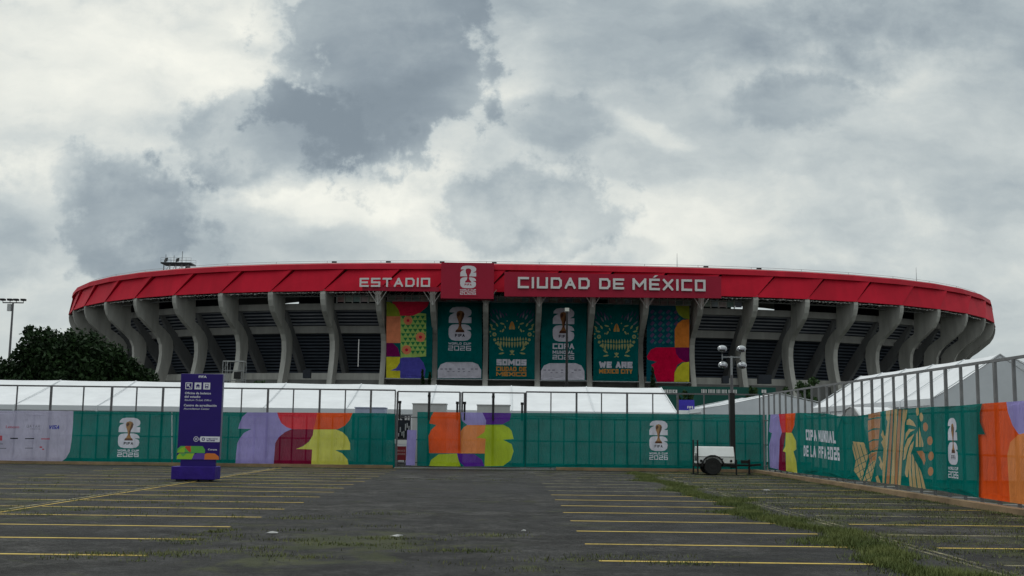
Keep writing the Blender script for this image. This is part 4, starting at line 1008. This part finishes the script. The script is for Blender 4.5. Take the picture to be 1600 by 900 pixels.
arts.append((FR([(78,392),(112,396),(165,402),(188,470),(196,512),(225,492),(288,478),(276,560),(245,660),(212,748),(150,745),(110,690),(84,650),(98,570),(76,460)]), tan))
arts.append((FR([(196,520),(240,494),(286,482),(274,560),(240,560),(205,600),(190,580)]), rust))
for k in range(5):
    x = 75+k*32; arts.append((FR([(x, 400+k*10), (x+5, 400+k*10), (x+83, 748), (x+78, 748)]), teal))
for k in range(5):
    y = 440+k*60; arts.append((FR([(285-k*10, y), (285-k*10, y+6), (90, y+127), (90, y+121)]), teal))
arts.append((FR([(200,505),(205,560),(160,745),(152,745),(185,560)]), teal))
for p in ([(365,112),(392,112),(385,230),(365,195)], [(345,290),(356,340),(374,352),(358,460),(334,400),(350,372),(328,335)], [(318,520),(346,590),(334,645),(304,605),(320,572),(298,530)], [(287,690),(312,765),(278,762),(265,705)]): arts.append((FR(p), tan))
for k, (a_, b_) in enumerate(((385,330),(412,372),(440,405),(467,432),(496,462))):
    arts.append((FR([(a_,110),(a_+19,110),(b_+24,782),(b_,778)]), tan if k % 2 == 0 else rust))
arts.append((FR([(520,112),(545,112),(530,180),(505,240)]), tan))
for p in ([(528,245),(535,205),(565,192),(600,215),(625,262),(575,248)], [(518,385),(522,320),(560,282),(618,288),(575,310),(540,350)], [(508,560),(512,450),(545,370),(612,325),(600,360),(552,450),(525,540)], [(520,670),(545,520),(580,430),(612,385),(608,440),(570,560),(545,705),(530,705)],
          [(560,800),(558,600),(580,520),(596,500),(590,640),(598,806)], [(605,806),(600,620),(604,500),(620,540),(632,700),(640,812)], [(650,812),(638,690),(628,560),(648,600),(668,710),(682,816)], [(692,818),(672,700),(655,610),(680,660),(706,750),(724,822)],
          [(628,330),(640,300),(648,440),(628,440)], [(655,262),(672,330),(672,440),(656,440)], [(676,340),(696,410),(694,440),(680,440)]): arts.append((FR(p), tan))
arts.append((FR([(636,478),(688,474),(708,500),(718,560),(706,602),(690,560)]), rust))
for cx, cy, m__ in ((642,128,tan),(682,178,tan),(713,265,rust),(743,386,rust),(754,520,rust),(757,655,rust)): arts.append((FR(ell(cx, cy, 18, 40, 12)), m__))
a = side.px(1478.6, 653.5); b = side.px(1500, 751); c = side.px(1500, 653.5)
arts += logo(a[0], a[1], b[0]-a[0], a[1]-b[1]-.05, 'mesh_', 'print_white', slope=0.0)
o = fence_cloth(side, [(1198.8,733),(1255,740),(1320,748),(1400,757),(1470,767),(1530,778),(1528,679),(1537,678.5),(1531,660),(1531,645),(1534,630.5),(1500,634),(1460,635.5),(1400,639),(1360,646),(1340,650.5),(1310,650),(1292,646),(1250,645),(1200,648)], 'teal', arts,
            'long mesh banner with tan eagle artwork and COPA MUNDIAL DE LA FIFA 2026', .05)
arts = [(FT([(488,115),(505,200),(540,290),(582,350),(640,372),(800,372),(1100,250),(1000,60),(560,60)]), 'mesh_lilac'),
        (FT([(640,340),(582,356),(520,410),(500,500),(508,640),(526,900),(1600,1200),(1600,300)]), 'mesh_peach'), (FT([(1300,-300),(1600,-300),(1600,1600),(1300,1400),(1150,600)]), 'mesh_teal')]
yA = side.px(1531, 778)
def sp(y_, z_): return (-y_, z_)
L_ = [side.px(1531.5,778), side.px(1600,788.5), sp(20, .22), sp(9, .2), sp(9, 2.58), sp(20, 2.56), side.px(1600,626), side.px(1535,630.3), side.px(1524,632), side.px(1524,776)]
o = artwork('fence_banner', side, (L_, 'mesh_orange'), arts, None, .35, .03, -.05)
tag(o, 'orange mesh banner with lilac circle on the side fence', 'banner', 'printed mesh banners tied along the car park fences')

# ================================================================== purple totem
TY = 37.2; tp = Plane((0, TY, 0), (1, 0, 0), (0, -1, 0)); tpb = Plane((0, TY-.25, 0), (1, 0, 0), (0, -1, 0))
purp = mat('totem_purple', (.016, .003, .135), .45, var=.08, vscale=2); purp2 = mat('totem_base_purple', (.025, .006, .19), .6, var=.2, vscale=3, bump=.5, bscale=5)
a = tp.px(275.2, 718); b = tp.px(342, 584.5); zc = a[1]
t_ = empty('totem_sign', (a[0], TY, 0)); tag(t_, 'tall purple totem sign with white pictograms on a purple base', 'sign')
x0, x1 = a[0]+.02, a[0]+1.40; zt = b[1]
bevel(MB().box((x0, TY, zc), (x1, TY+.2, zt)).build('panel', purp, t_), .012)
MB().box((x0+.12, TY+.02, .05), (x1-.12, TY+.16, zc+.02)).build('stem', purp, t_)
c0 = tpb.px(266.5, 752); c1 = tpb.px(336, 729.5)
bevel(MB().box((c0[0], TY-.25, .06), (c1[0], TY+.5, c1[1])).build('base', purp2, t_), .02)
m = MB()
for x in (c0[0]+.15, c1[0]-.5, (c0[0]+c1[0])/2-.15): m.box((x, TY-.2, 0), (x+.3, TY+.45, .06))
m.build('foot', black, t_)
MB().box((x1-.001+.003, TY+.03, zc+.02), (x1+.02, TY+.17, zt-.02)).build('edge_trim', mat('trim_grey', (.2, .2, .3), .4, .5), t_)
twh = mat('totem_white', (.68, .68, .74), .5)
def tz(x, y):  # from the enlarged survey picture of the totem
    k = (x-135+ (665-y)*-.0 )  # sheared face
    xs_ = (x + (y-65)*.047 - 135)/(425-135)
    return (x0+xs_*(x1-x0)*1.0, zt-(y-62)/(665-62)*(zt-zc))
def tt(txt, x, y0, y1, x1_, bold=.0, sh=0):
    p = tz(x, y1); q = tz(x1_, y1); h_ = tz(x, y0)[1]-p[1]
    text_mesh('lettering', txt, tp, p[0], p[1], h_, twh, t_, .006, q[0]-p[0], bold, sh)
tt('FIFA', 258, 74, 90, 314, .03)
for k, x in enumerate((165, 228, 289)):
    p = tz(x, 172); q = tz(x+50, 124)
    def sq(d0, d1=None): return [(p[0]+d0, p[1]+d0), (q[0]-d0, p[1]+d0), (q[0]-d0, q[1]-d0), (p[0]+d0, q[1]-d0)]
    W_ = q[0]-p[0]; H_ = q[1]-p[1]
    if 'tot_white' not in MAT: mat('tot_white', (.68, .68, .74), .5); mat('tot_purple', (.016, .003, .135), .45)
    def un(l): return [(p[0]+a_*W_, p[1]+b_*H_) for a_, b_ in l]
    if k == 0: arts = [(sq(.025), 'tot_purple'), (un([(.25,.8),(.62,.8),(.62,.7),(.45,.68),(.78,.28),(.68,.18),(.36,.56),(.34,.38),(.25,.38)]), 'tot_white')]
    elif k == 1: arts = [(un([(.5,.8),(.85,.5),(.72,.5),(.72,.22),(.58,.22),(.58,.42),(.42,.42),(.42,.22),(.28,.22),(.28,.5),(.15,.5)]), 'tot_purple')]
    else: arts = [(un([(.25,.18),(.75,.18),(.75,.82),(.25,.82)]), 'tot_purple'), (un([(.33,.5),(.67,.5),(.67,.74),(.33,.74)]), 'tot_white'), (un([(.36,.28),(.64,.28),(.64,.36),(.36,.36)]), 'tot_white')]
    artwork('pictogram', tp, (sq(0), 'tot_white'), arts, t_, 0, 0, .006)
tt('Oficina de boletos', 162, 190, 206, 342, .02); tt('del estadio', 160, 215, 231, 270, .02); tt('Stadium Ticket Office', 160, 240, 254, 345, 0, .25)
tt('Centro de acreditación', 155, 276, 292, 382, .02); tt('Accreditation Center', 153, 301, 315, 333, 0, .25)
mat('tot_green', (.10, .38, .07), .5); mat('tot_lime', (.28, .50, .03), .5); mat('tot_orange', (.62, .17, .03), .5); mat('tot_red', (.5, .06, .03), .5); mat('tot_violet', (.10, .05, .30), .5)
def tzs(l): return [tz(*q) for q in l]
base_ = [(x0+.002, zc+.004), (x1-.002, zc+.004), (x1-.002, tz(0, 560)[1]), (x0+.002, tz(0, 560)[1])]
arts = [(tzs([(108,615),(112,590),(135,570),(285,570),(302,595),(300,618)]), 'tot_green'), (tzs([(165,570),(205,570),(205,612),(180,590)]), 'tot_orange'), (tzs([(108,617),(135,585),(165,575),(160,617)]), 'tot_lime'),
        (tzs([(106,662),(108,640),(125,622),(230,620),(210,662)]), 'tot_lime'), (tzs([(130,625),(175,622),(150,645)]), 'tot_green'), (tzs([(212,662),(222,632),(250,618),(300,620),(296,662)]), 'tot_violet'), (tzs([(296,662),(300,625),(312,618),(370,620),(395,640),(400,662)]), 'tot_orange'), (tzs([(200,570),(205,612),(192,612),(160,575)]), 'tot_red')]
artwork('printed_foot', tp, (base_, 'tot_purple'), arts, t_, 0, 0, .004)
p = tz(262, 540); q = tz(405, 502)
art2 = [(pz, 'tot_purple') for pz in [ell(p[0]+.13, (p[1]+q[1])/2, .055, .055, 12)]] + [(ell(p[0]+.13, (p[1]+q[1])/2, .028, .028, 10), 'tot_white')]
for y_, t2 in ((518, 'WELCOME'), (530, 'HOUSE')):
    pp_ = tz(312, y_+5); qq = tz(388 if y_ == 518 else 370, y_-4); art2 += [((l), 'tot_purple') for l in flatw(word('MEXICO' if y_ == 518 else '2026', pp_[0], pp_[1], qq[0]-pp_[0], qq[1]-pp_[1], .012, .3))]
artwork('name_plate', tp, ([(p[0]+.04, p[1]), (q[0], p[1]), (q[0], q[1]), (p[0]+.04, q[1]), (p[0], (p[1]+q[1])/2)], 'tot_white'), art2, t_, 0, 0, .006)
c = tz(240, 521); artwork('round_mark', tp, (ell(c[0], c[1], .085, .085, 20), 'tot_white'), [(ell(c[0], c[1], .068, .068, 20), 'tot_purple'), (ell(c[0], c[1], .035, .035, 14), 'tot_white'), (ell(c[0], c[1], .018, .018, 10), 'tot_purple')], t_, 0, 0, .006)
tt('Corona', 322, 586, 598, 384, .02)

# ================================================================== light tower trailer
LX, LY = 9.1, 49.2
t_ = empty('light_tower_trailer', (LX, LY, 0)); tag(t_, 'white towable light tower with four lamps on a black mast', 'light tower')
lp = Plane((0, LY-.55, 0), (1, 0, 0), (0, -1, 0))
xa = lp.px(1091, 710)[0]; xb = lp.px(1148, 710)[0]; zb = lp.px(1120, 725)[1]; zt = lp.px(1120, 698)[1]
m = MB(); y0 = LY-.55; y1 = LY+.55
zs = zt-.42
prof = [(y0, zb), (y0, zs), (y0+.22, zt), (y1-.22, zt), (y1, zs), (y1, zb)]
m.prism([(xa, y, z) for y, z in prof], (xb-xa, 0, 0)); bevel(m.build('body', wht, t_), .03)
MB().box((xa-.004, y0+.12, zb+.1), (xa+.0, y1-.12, zs)).build('end_panel', mat('panel_dark', (.16, .16, .16), .5), t_)
MB().box((xa, y0-.006, zs-.02), (xb, y0-.001, zs+.005)).build('seam', MAT['panel_dark'], t_)
m = MB()
for k in range(5): m.box((xa-.012, y0+.25, zb+.16+.06*k), (xa-.005, y1-.25, zb+.185+.06*k))
m.build('vent', black, t_)
MB().box((xa+.62, y0-.006, zb+.02), (xa+.63, y0-.001, zs)).build('door_seam', MAT['panel_dark'], t_)
MB().box((xb-.62, y0-.012, zs-.12), (xb-.5, y0-.001, zs-.08)).build('latch', black, t_)
MB().box((xa+.02, y0-.02, zb+.02), (xb-.02, y0-.001, zb+.05)).build('skirt_trim', MAT['panel_dark'], t_)
for x in (xa+.12, xa+.38, xb-.16):
    MB().tube([(x, y0-.03, zb+.13), (x, y0+.001, zb+.13)], .055, 10).build('side_lamp', black, t_)
wx = lp.px(1113.5, 728)[0]
fl = [(wx+.50*math.cos(R(a_)), y0-.14, .36+.50*math.sin(R(a_))) for a_ in range(0, 181, 20)]
fli = [(wx+.45*math.cos(R(a_)), y0-.14, .36+.45*math.sin(R(a_))) for a_ in range(180, -1, -20)]
MB().prism(fl+fli, (0, .32, 0)).build('mudguard', black, t_)
for yy in (y0-.12, y1-.1):
    wh = empty('wheel', (wx-LX, yy-LY, .36)); wh.parent = t_
    n = 28; mt = MB(); mr_ = MB()
    pr = [(.20, 0), (.34, -.005), (.365, .03), (.365, .17), (.34, .205), (.20, .2)]
    vs = []; 
    for i in range(n):
        th = 2*math.pi*i/n
        for r_, y in pr: vs.append((wx+r_*math.cos(th), yy+y, .365+r_*math.sin(th)))
    k = len(pr); fs = [[i*k+j, ((i+1) % n)*k+j, ((i+1) % n)*k+(j+1) % k, i*k+(j+1) % k] for i in range(n) for j in range(k)]
    mt.add(vs, fs); mt.build('tyre', rubber, wh)
    mr_.tube([(wx, yy+.03, .365), (wx, yy+.17, .365)], .2, 20); mr_.tube([(wx, yy+.0, .365), (wx, yy+.04, .365)], .07, 12); mr_.build('rim', mat('rim_grey', (.03, .03, .03), .5, .4), wh)
MB().box((xa-.05, y0+.06, zb-.12), (xb+.1, y1-.06, zb-.002)).build('chassis', black, t_)
xj = lp.px(1175, 730)[0]
m = MB(); m.bar((xb, LY-.3, zb-.06), (xj+.1, LY, zb-.06), .08); m.bar((xb, LY+.3, zb-.06), (xj+.1, LY, zb-.06), .08); m.bar((xj+.05, LY, zb-.06), (xj+.5, LY, zb-.02), .09); m.build('drawbar', black, t_)
m = MB(); m.tube([(xj, LY-.02, .04), (xj, LY-.02, zb+.2)], .045, 8); m.box((xj-.13, LY-.12, 0), (xj+.13, LY+.1, .03)); m.box((xj-.35, LY-.1, zb+.02), (xj-.05, LY+.1, zb+.16)); m.build('jack', black, t_)
for x, yy in ((xa-.03, y0-.02), (xb+.06, y0-.02), (xa-.03, y1)):
    m = MB(); m.tube([(x, yy, .03), (x, yy, zt+.28 if x < xb else zb+.2)], .035, 8); m.box((x-.12, yy-.1, 0), (x+.12, yy+.1, .03)); m.build('outrigger', black, t_)
mx_ = lp.px(1147.5, 700)[0]+.03; my = LY+.0
zl = Plane((0, LY, 0), (1,0,0), (0,-1,0)).px(1147, 614)[1]; zh = Plane((0, LY, 0), (1,0,0), (0,-1,0)).px(1146.5, 558)[1]
MB().box((mx_-.11, my-.11, .3), (mx_+.11, my+.11, zl)).build('mast_base', black, t_)
MB().tube([(mx_, my, zl), (mx_, my, (zl+zh)/2)], .065, 8).build('mast_section', post_steel, t_)
MB().tube([(mx_, my, (zl+zh)/2), (mx_, my, zh+.05)], .045, 8).build('mast_section', steel, t_)
m = MB(); m.bar((mx_-.42, my, zh), (mx_+.42, my, zh), .05)
for sx in (-1, 1): m.bar((mx_+sx*.4, my, zh-.42), (mx_+sx*.4, my, zh+.42), .035)
m.build('lamp_bar', steel, t_)
lamp_glass = mat('lamp_glass', (.20, .20, .22), .08, .9)
for sx in (-1, 1):
    for sz, dz in ((1, .36), (-1, -.36)):
        c = Vector((mx_+sx*.42+ (.0 if sz > 0 else .02), my-.12, zh+dz))
        lh = MB(); lh.ellipsoid(c, (.21, .17, .15), 18, 12); q = lh.build('lamp_head', mat('lamp_shell', (.36, .37, .38), .22, .85), t_, smooth=True)
        MB().ellipsoid(c+Vector((0, -.09, -.05)), (.18, .13, .115), 14, 8).build('lamp_lens', lamp_glass, q, smooth=True)
        MB().bar(c+Vector((-sx*.03, .1, -sz*.12)), (mx_+sx*.4, my, zh+sz*.12), .04).build('lamp_bracket', black, t_)

# ================================================================== poles
def flood_pole(x, y0_, ytop, Y, label):
    pp = Plane((0, Y, 0), (1, 0, 0), (0, -1, 0)); a = pp.px(x, ytop); X = a[0]; zt_ = a[1]
    g_ = empty('floodlight_pole', (X, Y, 0)); tag(g_, label, 'lamp post')
    MB().tube([(X, Y, 0), (X, Y, zt_)], [.18, .10], 10).build('pole', post_steel, g_)
    return g_, X, zt_
g_, X, zt_ = flood_pole(20.5, 0, 473, 125, 'tall grey pole with four floodlights rising behind the dark trees at the left edge')
m = MB(); m.bar((X-1.15, 125, zt_), (X+1.15, 125, zt_), .12); m.build('crossarm', post_steel, g_)
for dx in (-1.15, -.35, .35, 1.15):
    m = MB(); m.box((X+dx-.24, 124.7, zt_+.22), (X+dx+.24, 125.2, zt_+.44)); m.tube([(X+dx, 125, zt_), (X+dx, 125, zt_+.25)], .04, 6); m.build('floodlight', black, g_)
MB().box((X-.35-.2, 124.8, zt_-.95), (X-.35+.2, 125.1, zt_-.15)).build('equipment_box', boxg, g_)
g_, X, zt_ = flood_pole(886, 0, 486, 118, 'thin black pole with pale lamp box before the COPA MUNDIAL banner')
g_.children[0].data.materials[0] = black
MB().box((X-.22, 117.8, zt_-.05), (X+.22, 118.2, zt_+.32)).build('lamp_box', mat('lamp_box_pale', (.55, .55, .5), .4), g_)

# ================================================================== trees
def leafmat(name, c0, c1):
    m = bpy.data.materials.new(name); m.use_nodes = True; t = m.node_tree; b = t.nodes['Principled BSDF']; q = NB(t)
    g = q.n('ShaderNodeNewGeometry'); n1 = q.noise(g.outputs['Position'], 1.1, 4, .6)
    c = q.ramp(n1.outputs[0], [(.35, c0), (.68, c1)]); t.links.new(c, b.inputs['Base Color']); b.inputs['Roughness'].default_value = .65; b.inputs['Specular IOR Level'].default_value = .15; return m
leaf_dark = leafmat('dark_leaves', (.007, .017, .006), (.022, .048, .014)); leaf_mid = leafmat('mid_leaves', (.02, .045, .015), (.045, .085, .025)); bark = mat('bark', (.06, .045, .035), .9, var=.3, vscale=3)
def leaves(cl, n, size, squash=1.0):
    """cl = list of (centre, radii, weight); returns verts/faces of small leaf quads filling each clump's shell and volume"""
    w_ = np.array([c[2] for c in cl], float); w_ /= w_.sum(); idx = rng.choice(len(cl), n, p=w_)
    C = np.array([c[0] for c in cl])[idx]; Rr = np.array([c[1] for c in cl])[idx]
    d = rng.normal(size=(n, 3)); d /= np.linalg.norm(d, axis=1)[:, None]; r_ = rng.random(n)**.28
    p = C + d*Rr*r_[:, None] * (1+.12*rng.normal(size=(n, 1)))
    a = rng.normal(size=(n, 3)); a /= np.linalg.norm(a, axis=1)[:, None]; b = np.cross(a, rng.normal(size=(n, 3))); b /= np.linalg.norm(b, axis=1)[:, None]
    s_ = size*(.6+.8*rng.random((n, 1))); a = a*s_; b = b*s_*.55
    V_ = np.stack([p-a, p+b, p+a, p-b], 1).reshape(-1, 3); return V_
def fast_mesh(name, V_, k, m_, parent=None, loc=None):
    n = len(V_)//k; me = bpy.data.meshes.new(name); org = np.array(parent_loc(parent)) if parent else (np.array(loc) if loc is not None else np.zeros(3))
    me.vertices.add(len(V_)); me.vertices.foreach_set('co', (V_-org).astype(np.float32).ravel())
    me.loops.add(n*k); me.loops.foreach_set('vertex_index', np.arange(n*k, dtype=np.int32)); me.polygons.add(n)
    me.polygons.foreach_set('loop_start', np.arange(0, n*k, k, dtype=np.int32)); me.polygons.foreach_set('loop_total', np.full(n, k, dtype=np.int32))
    me.update(calc_edges=True); me.materials.append(m_); o_ = bpy.data.objects.new(name, me); COL.objects.link(o_)
    if parent: o_.parent = parent
    elif loc is not None: o_.location = loc
    return o_
def tree(X, Y, h, rad, label, name='tree', n=9000, lm=leaf_dark, low=.25, size=.19, group=None, lobes=16):
    g_ = empty(name, (X, Y, 0)); tag(g_, label, 'tree', group)
    m = MB(); m.tube([(X, Y, 0), (X+.1, Y, h*.3), (X, Y+.1, h*.75)], [.04*h, .028*h, .01*h], 8)
    cl = []
    for k in range(lobes):
        an = 2.399*k; el = (k+.5)/lobes; rr = rad*(.85*math.sqrt(max(0, 1-(el*1.02-.15)**2)))*(.6+.4*random.random())
        c = (X+rr*math.cos(an)*.8, Y+rr*math.sin(an)*.8, h*low+(h*(1-low)-rad*.35)*el)
        q_ = rad*(.28+.22*random.random()); cl.append((c, (q_*1.15, q_*1.15, q_*.8), q_**2))
        m.tube([(X, Y, h*.25), (X+(c[0]-X)*.5, Y+(c[1]-Y)*.5, (h*.3+c[2])/2), c], [.015*h, .009*h, .003*h], 5)
    m.build('trunk', bark, g_)
    tips = []
    for k in range(lobes*3):   # small sprays break the outline
        c, r_, _ = random.choice(cl); d = Vector((random.gauss(0,1), random.gauss(0,1), abs(random.gauss(0,1)))).normalized()
        tips.append(((c[0]+d.x*r_[0], c[1]+d.y*r_[1], c[2]+d.z*r_[2]), (rad*.11, rad*.11, rad*.14), (rad*.12)**2))
    fast_mesh('crown', leaves(cl+tips, int(n*1.7), size), 4, lm, g_); return g_
tree(-46.5, 98, 7.2, 4.2, 'low dark broadleaf tree at the left edge of the picture')
tree(-41.5, 96, 7.6, 3.9, 'dark bushy tree in front of the floodlight pole')
tree(-38.6, 95, 10.0, 3.4, 'tall dark tree with a pointed tuft, left of the stadium end', n=11000)
tree(-35.2, 94, 9.9, 4.0, 'broad dark tree covering the left end of the stadium', n=12000)
tree(-31.9, 95, 7.6, 2.9, 'dark rounded tree at the right end of the left clump', n=8000)
for x, yt, w_, Y, lab, nm in ((661, 575, 5, 150, 'slim conifer before the patterned banner, taller of the pair', 'conifer'), (672, 580, 5, 150, 'slim conifer at the right edge of the patterned banner, shorter of the pair', 'conifer'), (1019, 571, 11, 160, 'dark pointed conifer at the left foot of the crimson and yellow banner', 'conifer')):
    pp = Plane((0, Y, 0), (1,0,0), (0,-1,0)); a = pp.px(x, yt); h = a[1]; wr = w_/FPX*Y
    g_ = empty(nm, (a[0], Y, 0)); tag(g_, lab, 'tree')
    MB().tube([(a[0], Y, 0), (a[0], Y, h*.9)], [.15, .03], 6).build('trunk', bark, g_)
    cl = [((a[0]+random.uniform(-.1,.1), Y, h*(.15+.085*k)), (wr*(1-.092*k), wr*(1-.092*k), h*.07), (1-.08*k)) for k in range(10)]
    fast_mesh('crown', leaves(cl, 1800, .22), 4, leaf_dark, g_)
def shrub(x, yt, w_, Y, lab, n=1600, lm=leaf_mid):
    pp = Plane((0, Y, 0), (1,0,0), (0,-1,0)); a = pp.px(x, yt); h = a[1]; wr = w_/FPX*Y
    g_ = empty('shrub', (a[0], Y, 0)); tag(g_, lab, 'shrub')
    MB().tube([(a[0], Y, 0), (a[0], Y, h*.8)], [.12, .04], 6).build('stem', bark, g_)
    cl = [((a[0]+wr*random.uniform(-.8,.8), Y+random.uniform(-.6,.6), h*random.uniform(.45,.93)), (wr*.3, wr*.3, h*.06), 1) for k in range(14)]
    fast_mesh('foliage', leaves(cl, n, .22), 4, lm, g_)
shrub(410, 586, 18, 185, 'long low bush between two columns right of the scaffold tower')
shrub(1258, 586, 18, 165, 'bright green bush at the foot of the columns above the side fence')
shrub(1228, 597, 16, 160, 'low green bush left of the bright bush above the side fence')
shrub(1070, 609, 12, 140, 'green bush above the small blue information board')
shrub(1176, 603, 9, 145, 'small green bush right of the light tower mast')

# ================================================================== grass
grassm = leafmat('grass_blades', (.06, .085, .022), (.155, .175, .055)); dry = leafmat('dry_grass_blades', (.07, .09, .028), (.16, .165, .06))
def blades(P_, hmin, hmax, wd):
    n = len(P_); an = rng.random(n)*2*math.pi; h = hmin+(hmax-hmin)*rng.random(n)**1.5
    ln = h*rng.uniform(.2, .9, n); dx, dy_ = np.cos(an), np.sin(an)
    a = P_+np.stack([-dy_*wd, dx*wd, np.zeros(n)], 1); b = P_+np.stack([dy_*wd, -dx*wd, np.zeros(n)], 1)
    c = P_+np.stack([dx*ln, dy_*ln, h], 1); return np.stack([a, b, c], 1).reshape(-1, 3)
n = 130000; y = 12+38*rng.random(n)**1.35; cx = 5.62+.25*np.sin(y*.7)+.18*np.sin(y*1.9+1)
wid = (.30-.004*y)+.10*np.sin(y*1.1)+.10*np.sin(y*2.7+2); x = cx+rng.normal(size=n)*np.maximum(wid, .12)
keep = rng.random(n) < (.65+.35*np.sin(y*3.1)*np.sin(x*4+y)); P_ = np.stack([x, y, np.zeros(n)], 1)[keep]
o = fast_mesh('grass_strip', blades(P_, .015, .11, .007), 3, grassm); tag(o, 'ragged strip of green weeds between the right parking rows', 'grass', kind='stuff')
cl = []
def scatter(x0, x1, y0, y1, k, npc, sd):
    for _ in range(k):
        c = np.array([random.uniform(x0, x1), y0+(y1-y0)*random.random()**1.4]); m_ = int(npc*random.uniform(.4, 1.6))
        p = c+rng.normal(size=(m_, 2))*sd*random.uniform(.5, 1.5)*np.array([1.5, .8]); cl.append(np.stack([p[:, 0], p[:, 1], np.zeros(m_)], 1))
scatter(6.1, 11.4, 14, 51, 460, 50, .16); scatter(-17, -5, 22, 51, 240, 40, .15); scatter(-5, 5, 40, 51.5, 40, 30, .15)
scatter(-4.6, 0, 15.2, 24, 26, 80, .17); scatter(-3, 6, 14, 16.5, 10, 70, .15); scatter(-6.4, -4, 14.8, 20, 9, 90, .14)
for x_, y_ in ((-5.0, 15.5), (-4.9, 17.6), (-2.4, 17.2), (-1.9, 18.2), (2.3, 15.2), (5.2, 14.6), (-3.9, 22)): 
    p = np.array([x_, y_])+rng.normal(size=(260, 2))*np.array([.32, .13]); cl.append(np.stack([p[:, 0], p[:, 1], np.zeros(260)], 1))
# foot of the fences
p = np.stack([rng.uniform(11.2, 11.5, 9000), rng.uniform(12, 52, 9000), np.zeros(9000)], 1); cl.append(p[rng.random(9000) < .5+.5*np.sin(p[:, 1]*1.3)])
p = np.stack([rng.uniform(-25, 11, 5000), rng.uniform(52.1, 52.5, 5000), np.zeros(5000)], 1); cl.append(p[rng.random(5000) < .5+.5*np.sin(p[:, 0]*1.1)])
o = fast_mesh('weed_tufts', blades(np.concatenate(cl), .01, .065, .007), 3, dry); tag(o, 'thin dry weed tufts scattered over the cracked asphalt bays', 'weeds', kind='stuff')
# litter
lit = mat('litter_white', (.38, .38, .37), .8, var=.4, vscale=9)
def gnd(x, y):
    d = ray(x, y); t = -EYE/d.z; return Vector((d.x*t, d.y*t, 0))
for (x, y, s_, lab) in ((425, 834, .12, 'crumpled pale paper lying on the asphalt in the left foreground'), (622, 839, .11, 'flat white scrap lying on the asphalt near the middle of the foreground'), (1198, 767, .16, 'white scrap in the bays below the side fence'), (1264, 752, .16, 'white scrap lying close to the side fence kerb'), (818, 831, .05, 'tiny white speck on the aisle asphalt')):
    c = gnd(x, y); m = MB(); pts_ = [c+Vector((s_*math.cos(a_)*random.uniform(.3, 1.2), s_*.6*math.sin(a_)*random.uniform(.3, 1.2), .012+.02*random.random())) for a_ in [k*math.pi/4 for k in range(8)]]
    top = c+Vector((0, 0, .045)); m.add(pts_+[top]+[p-Vector((0,0,.008)) for p in pts_], [[i, (i+1) % 8, 8] for i in range(8)]+[[9+i, 9+(i+1) % 8, (i+1) % 8, i] for i in range(8)])
    o = m.build('litter', lit, None, False, c); tag(o, lab, 'litter')
print('objects', len(bpy.data.objects))
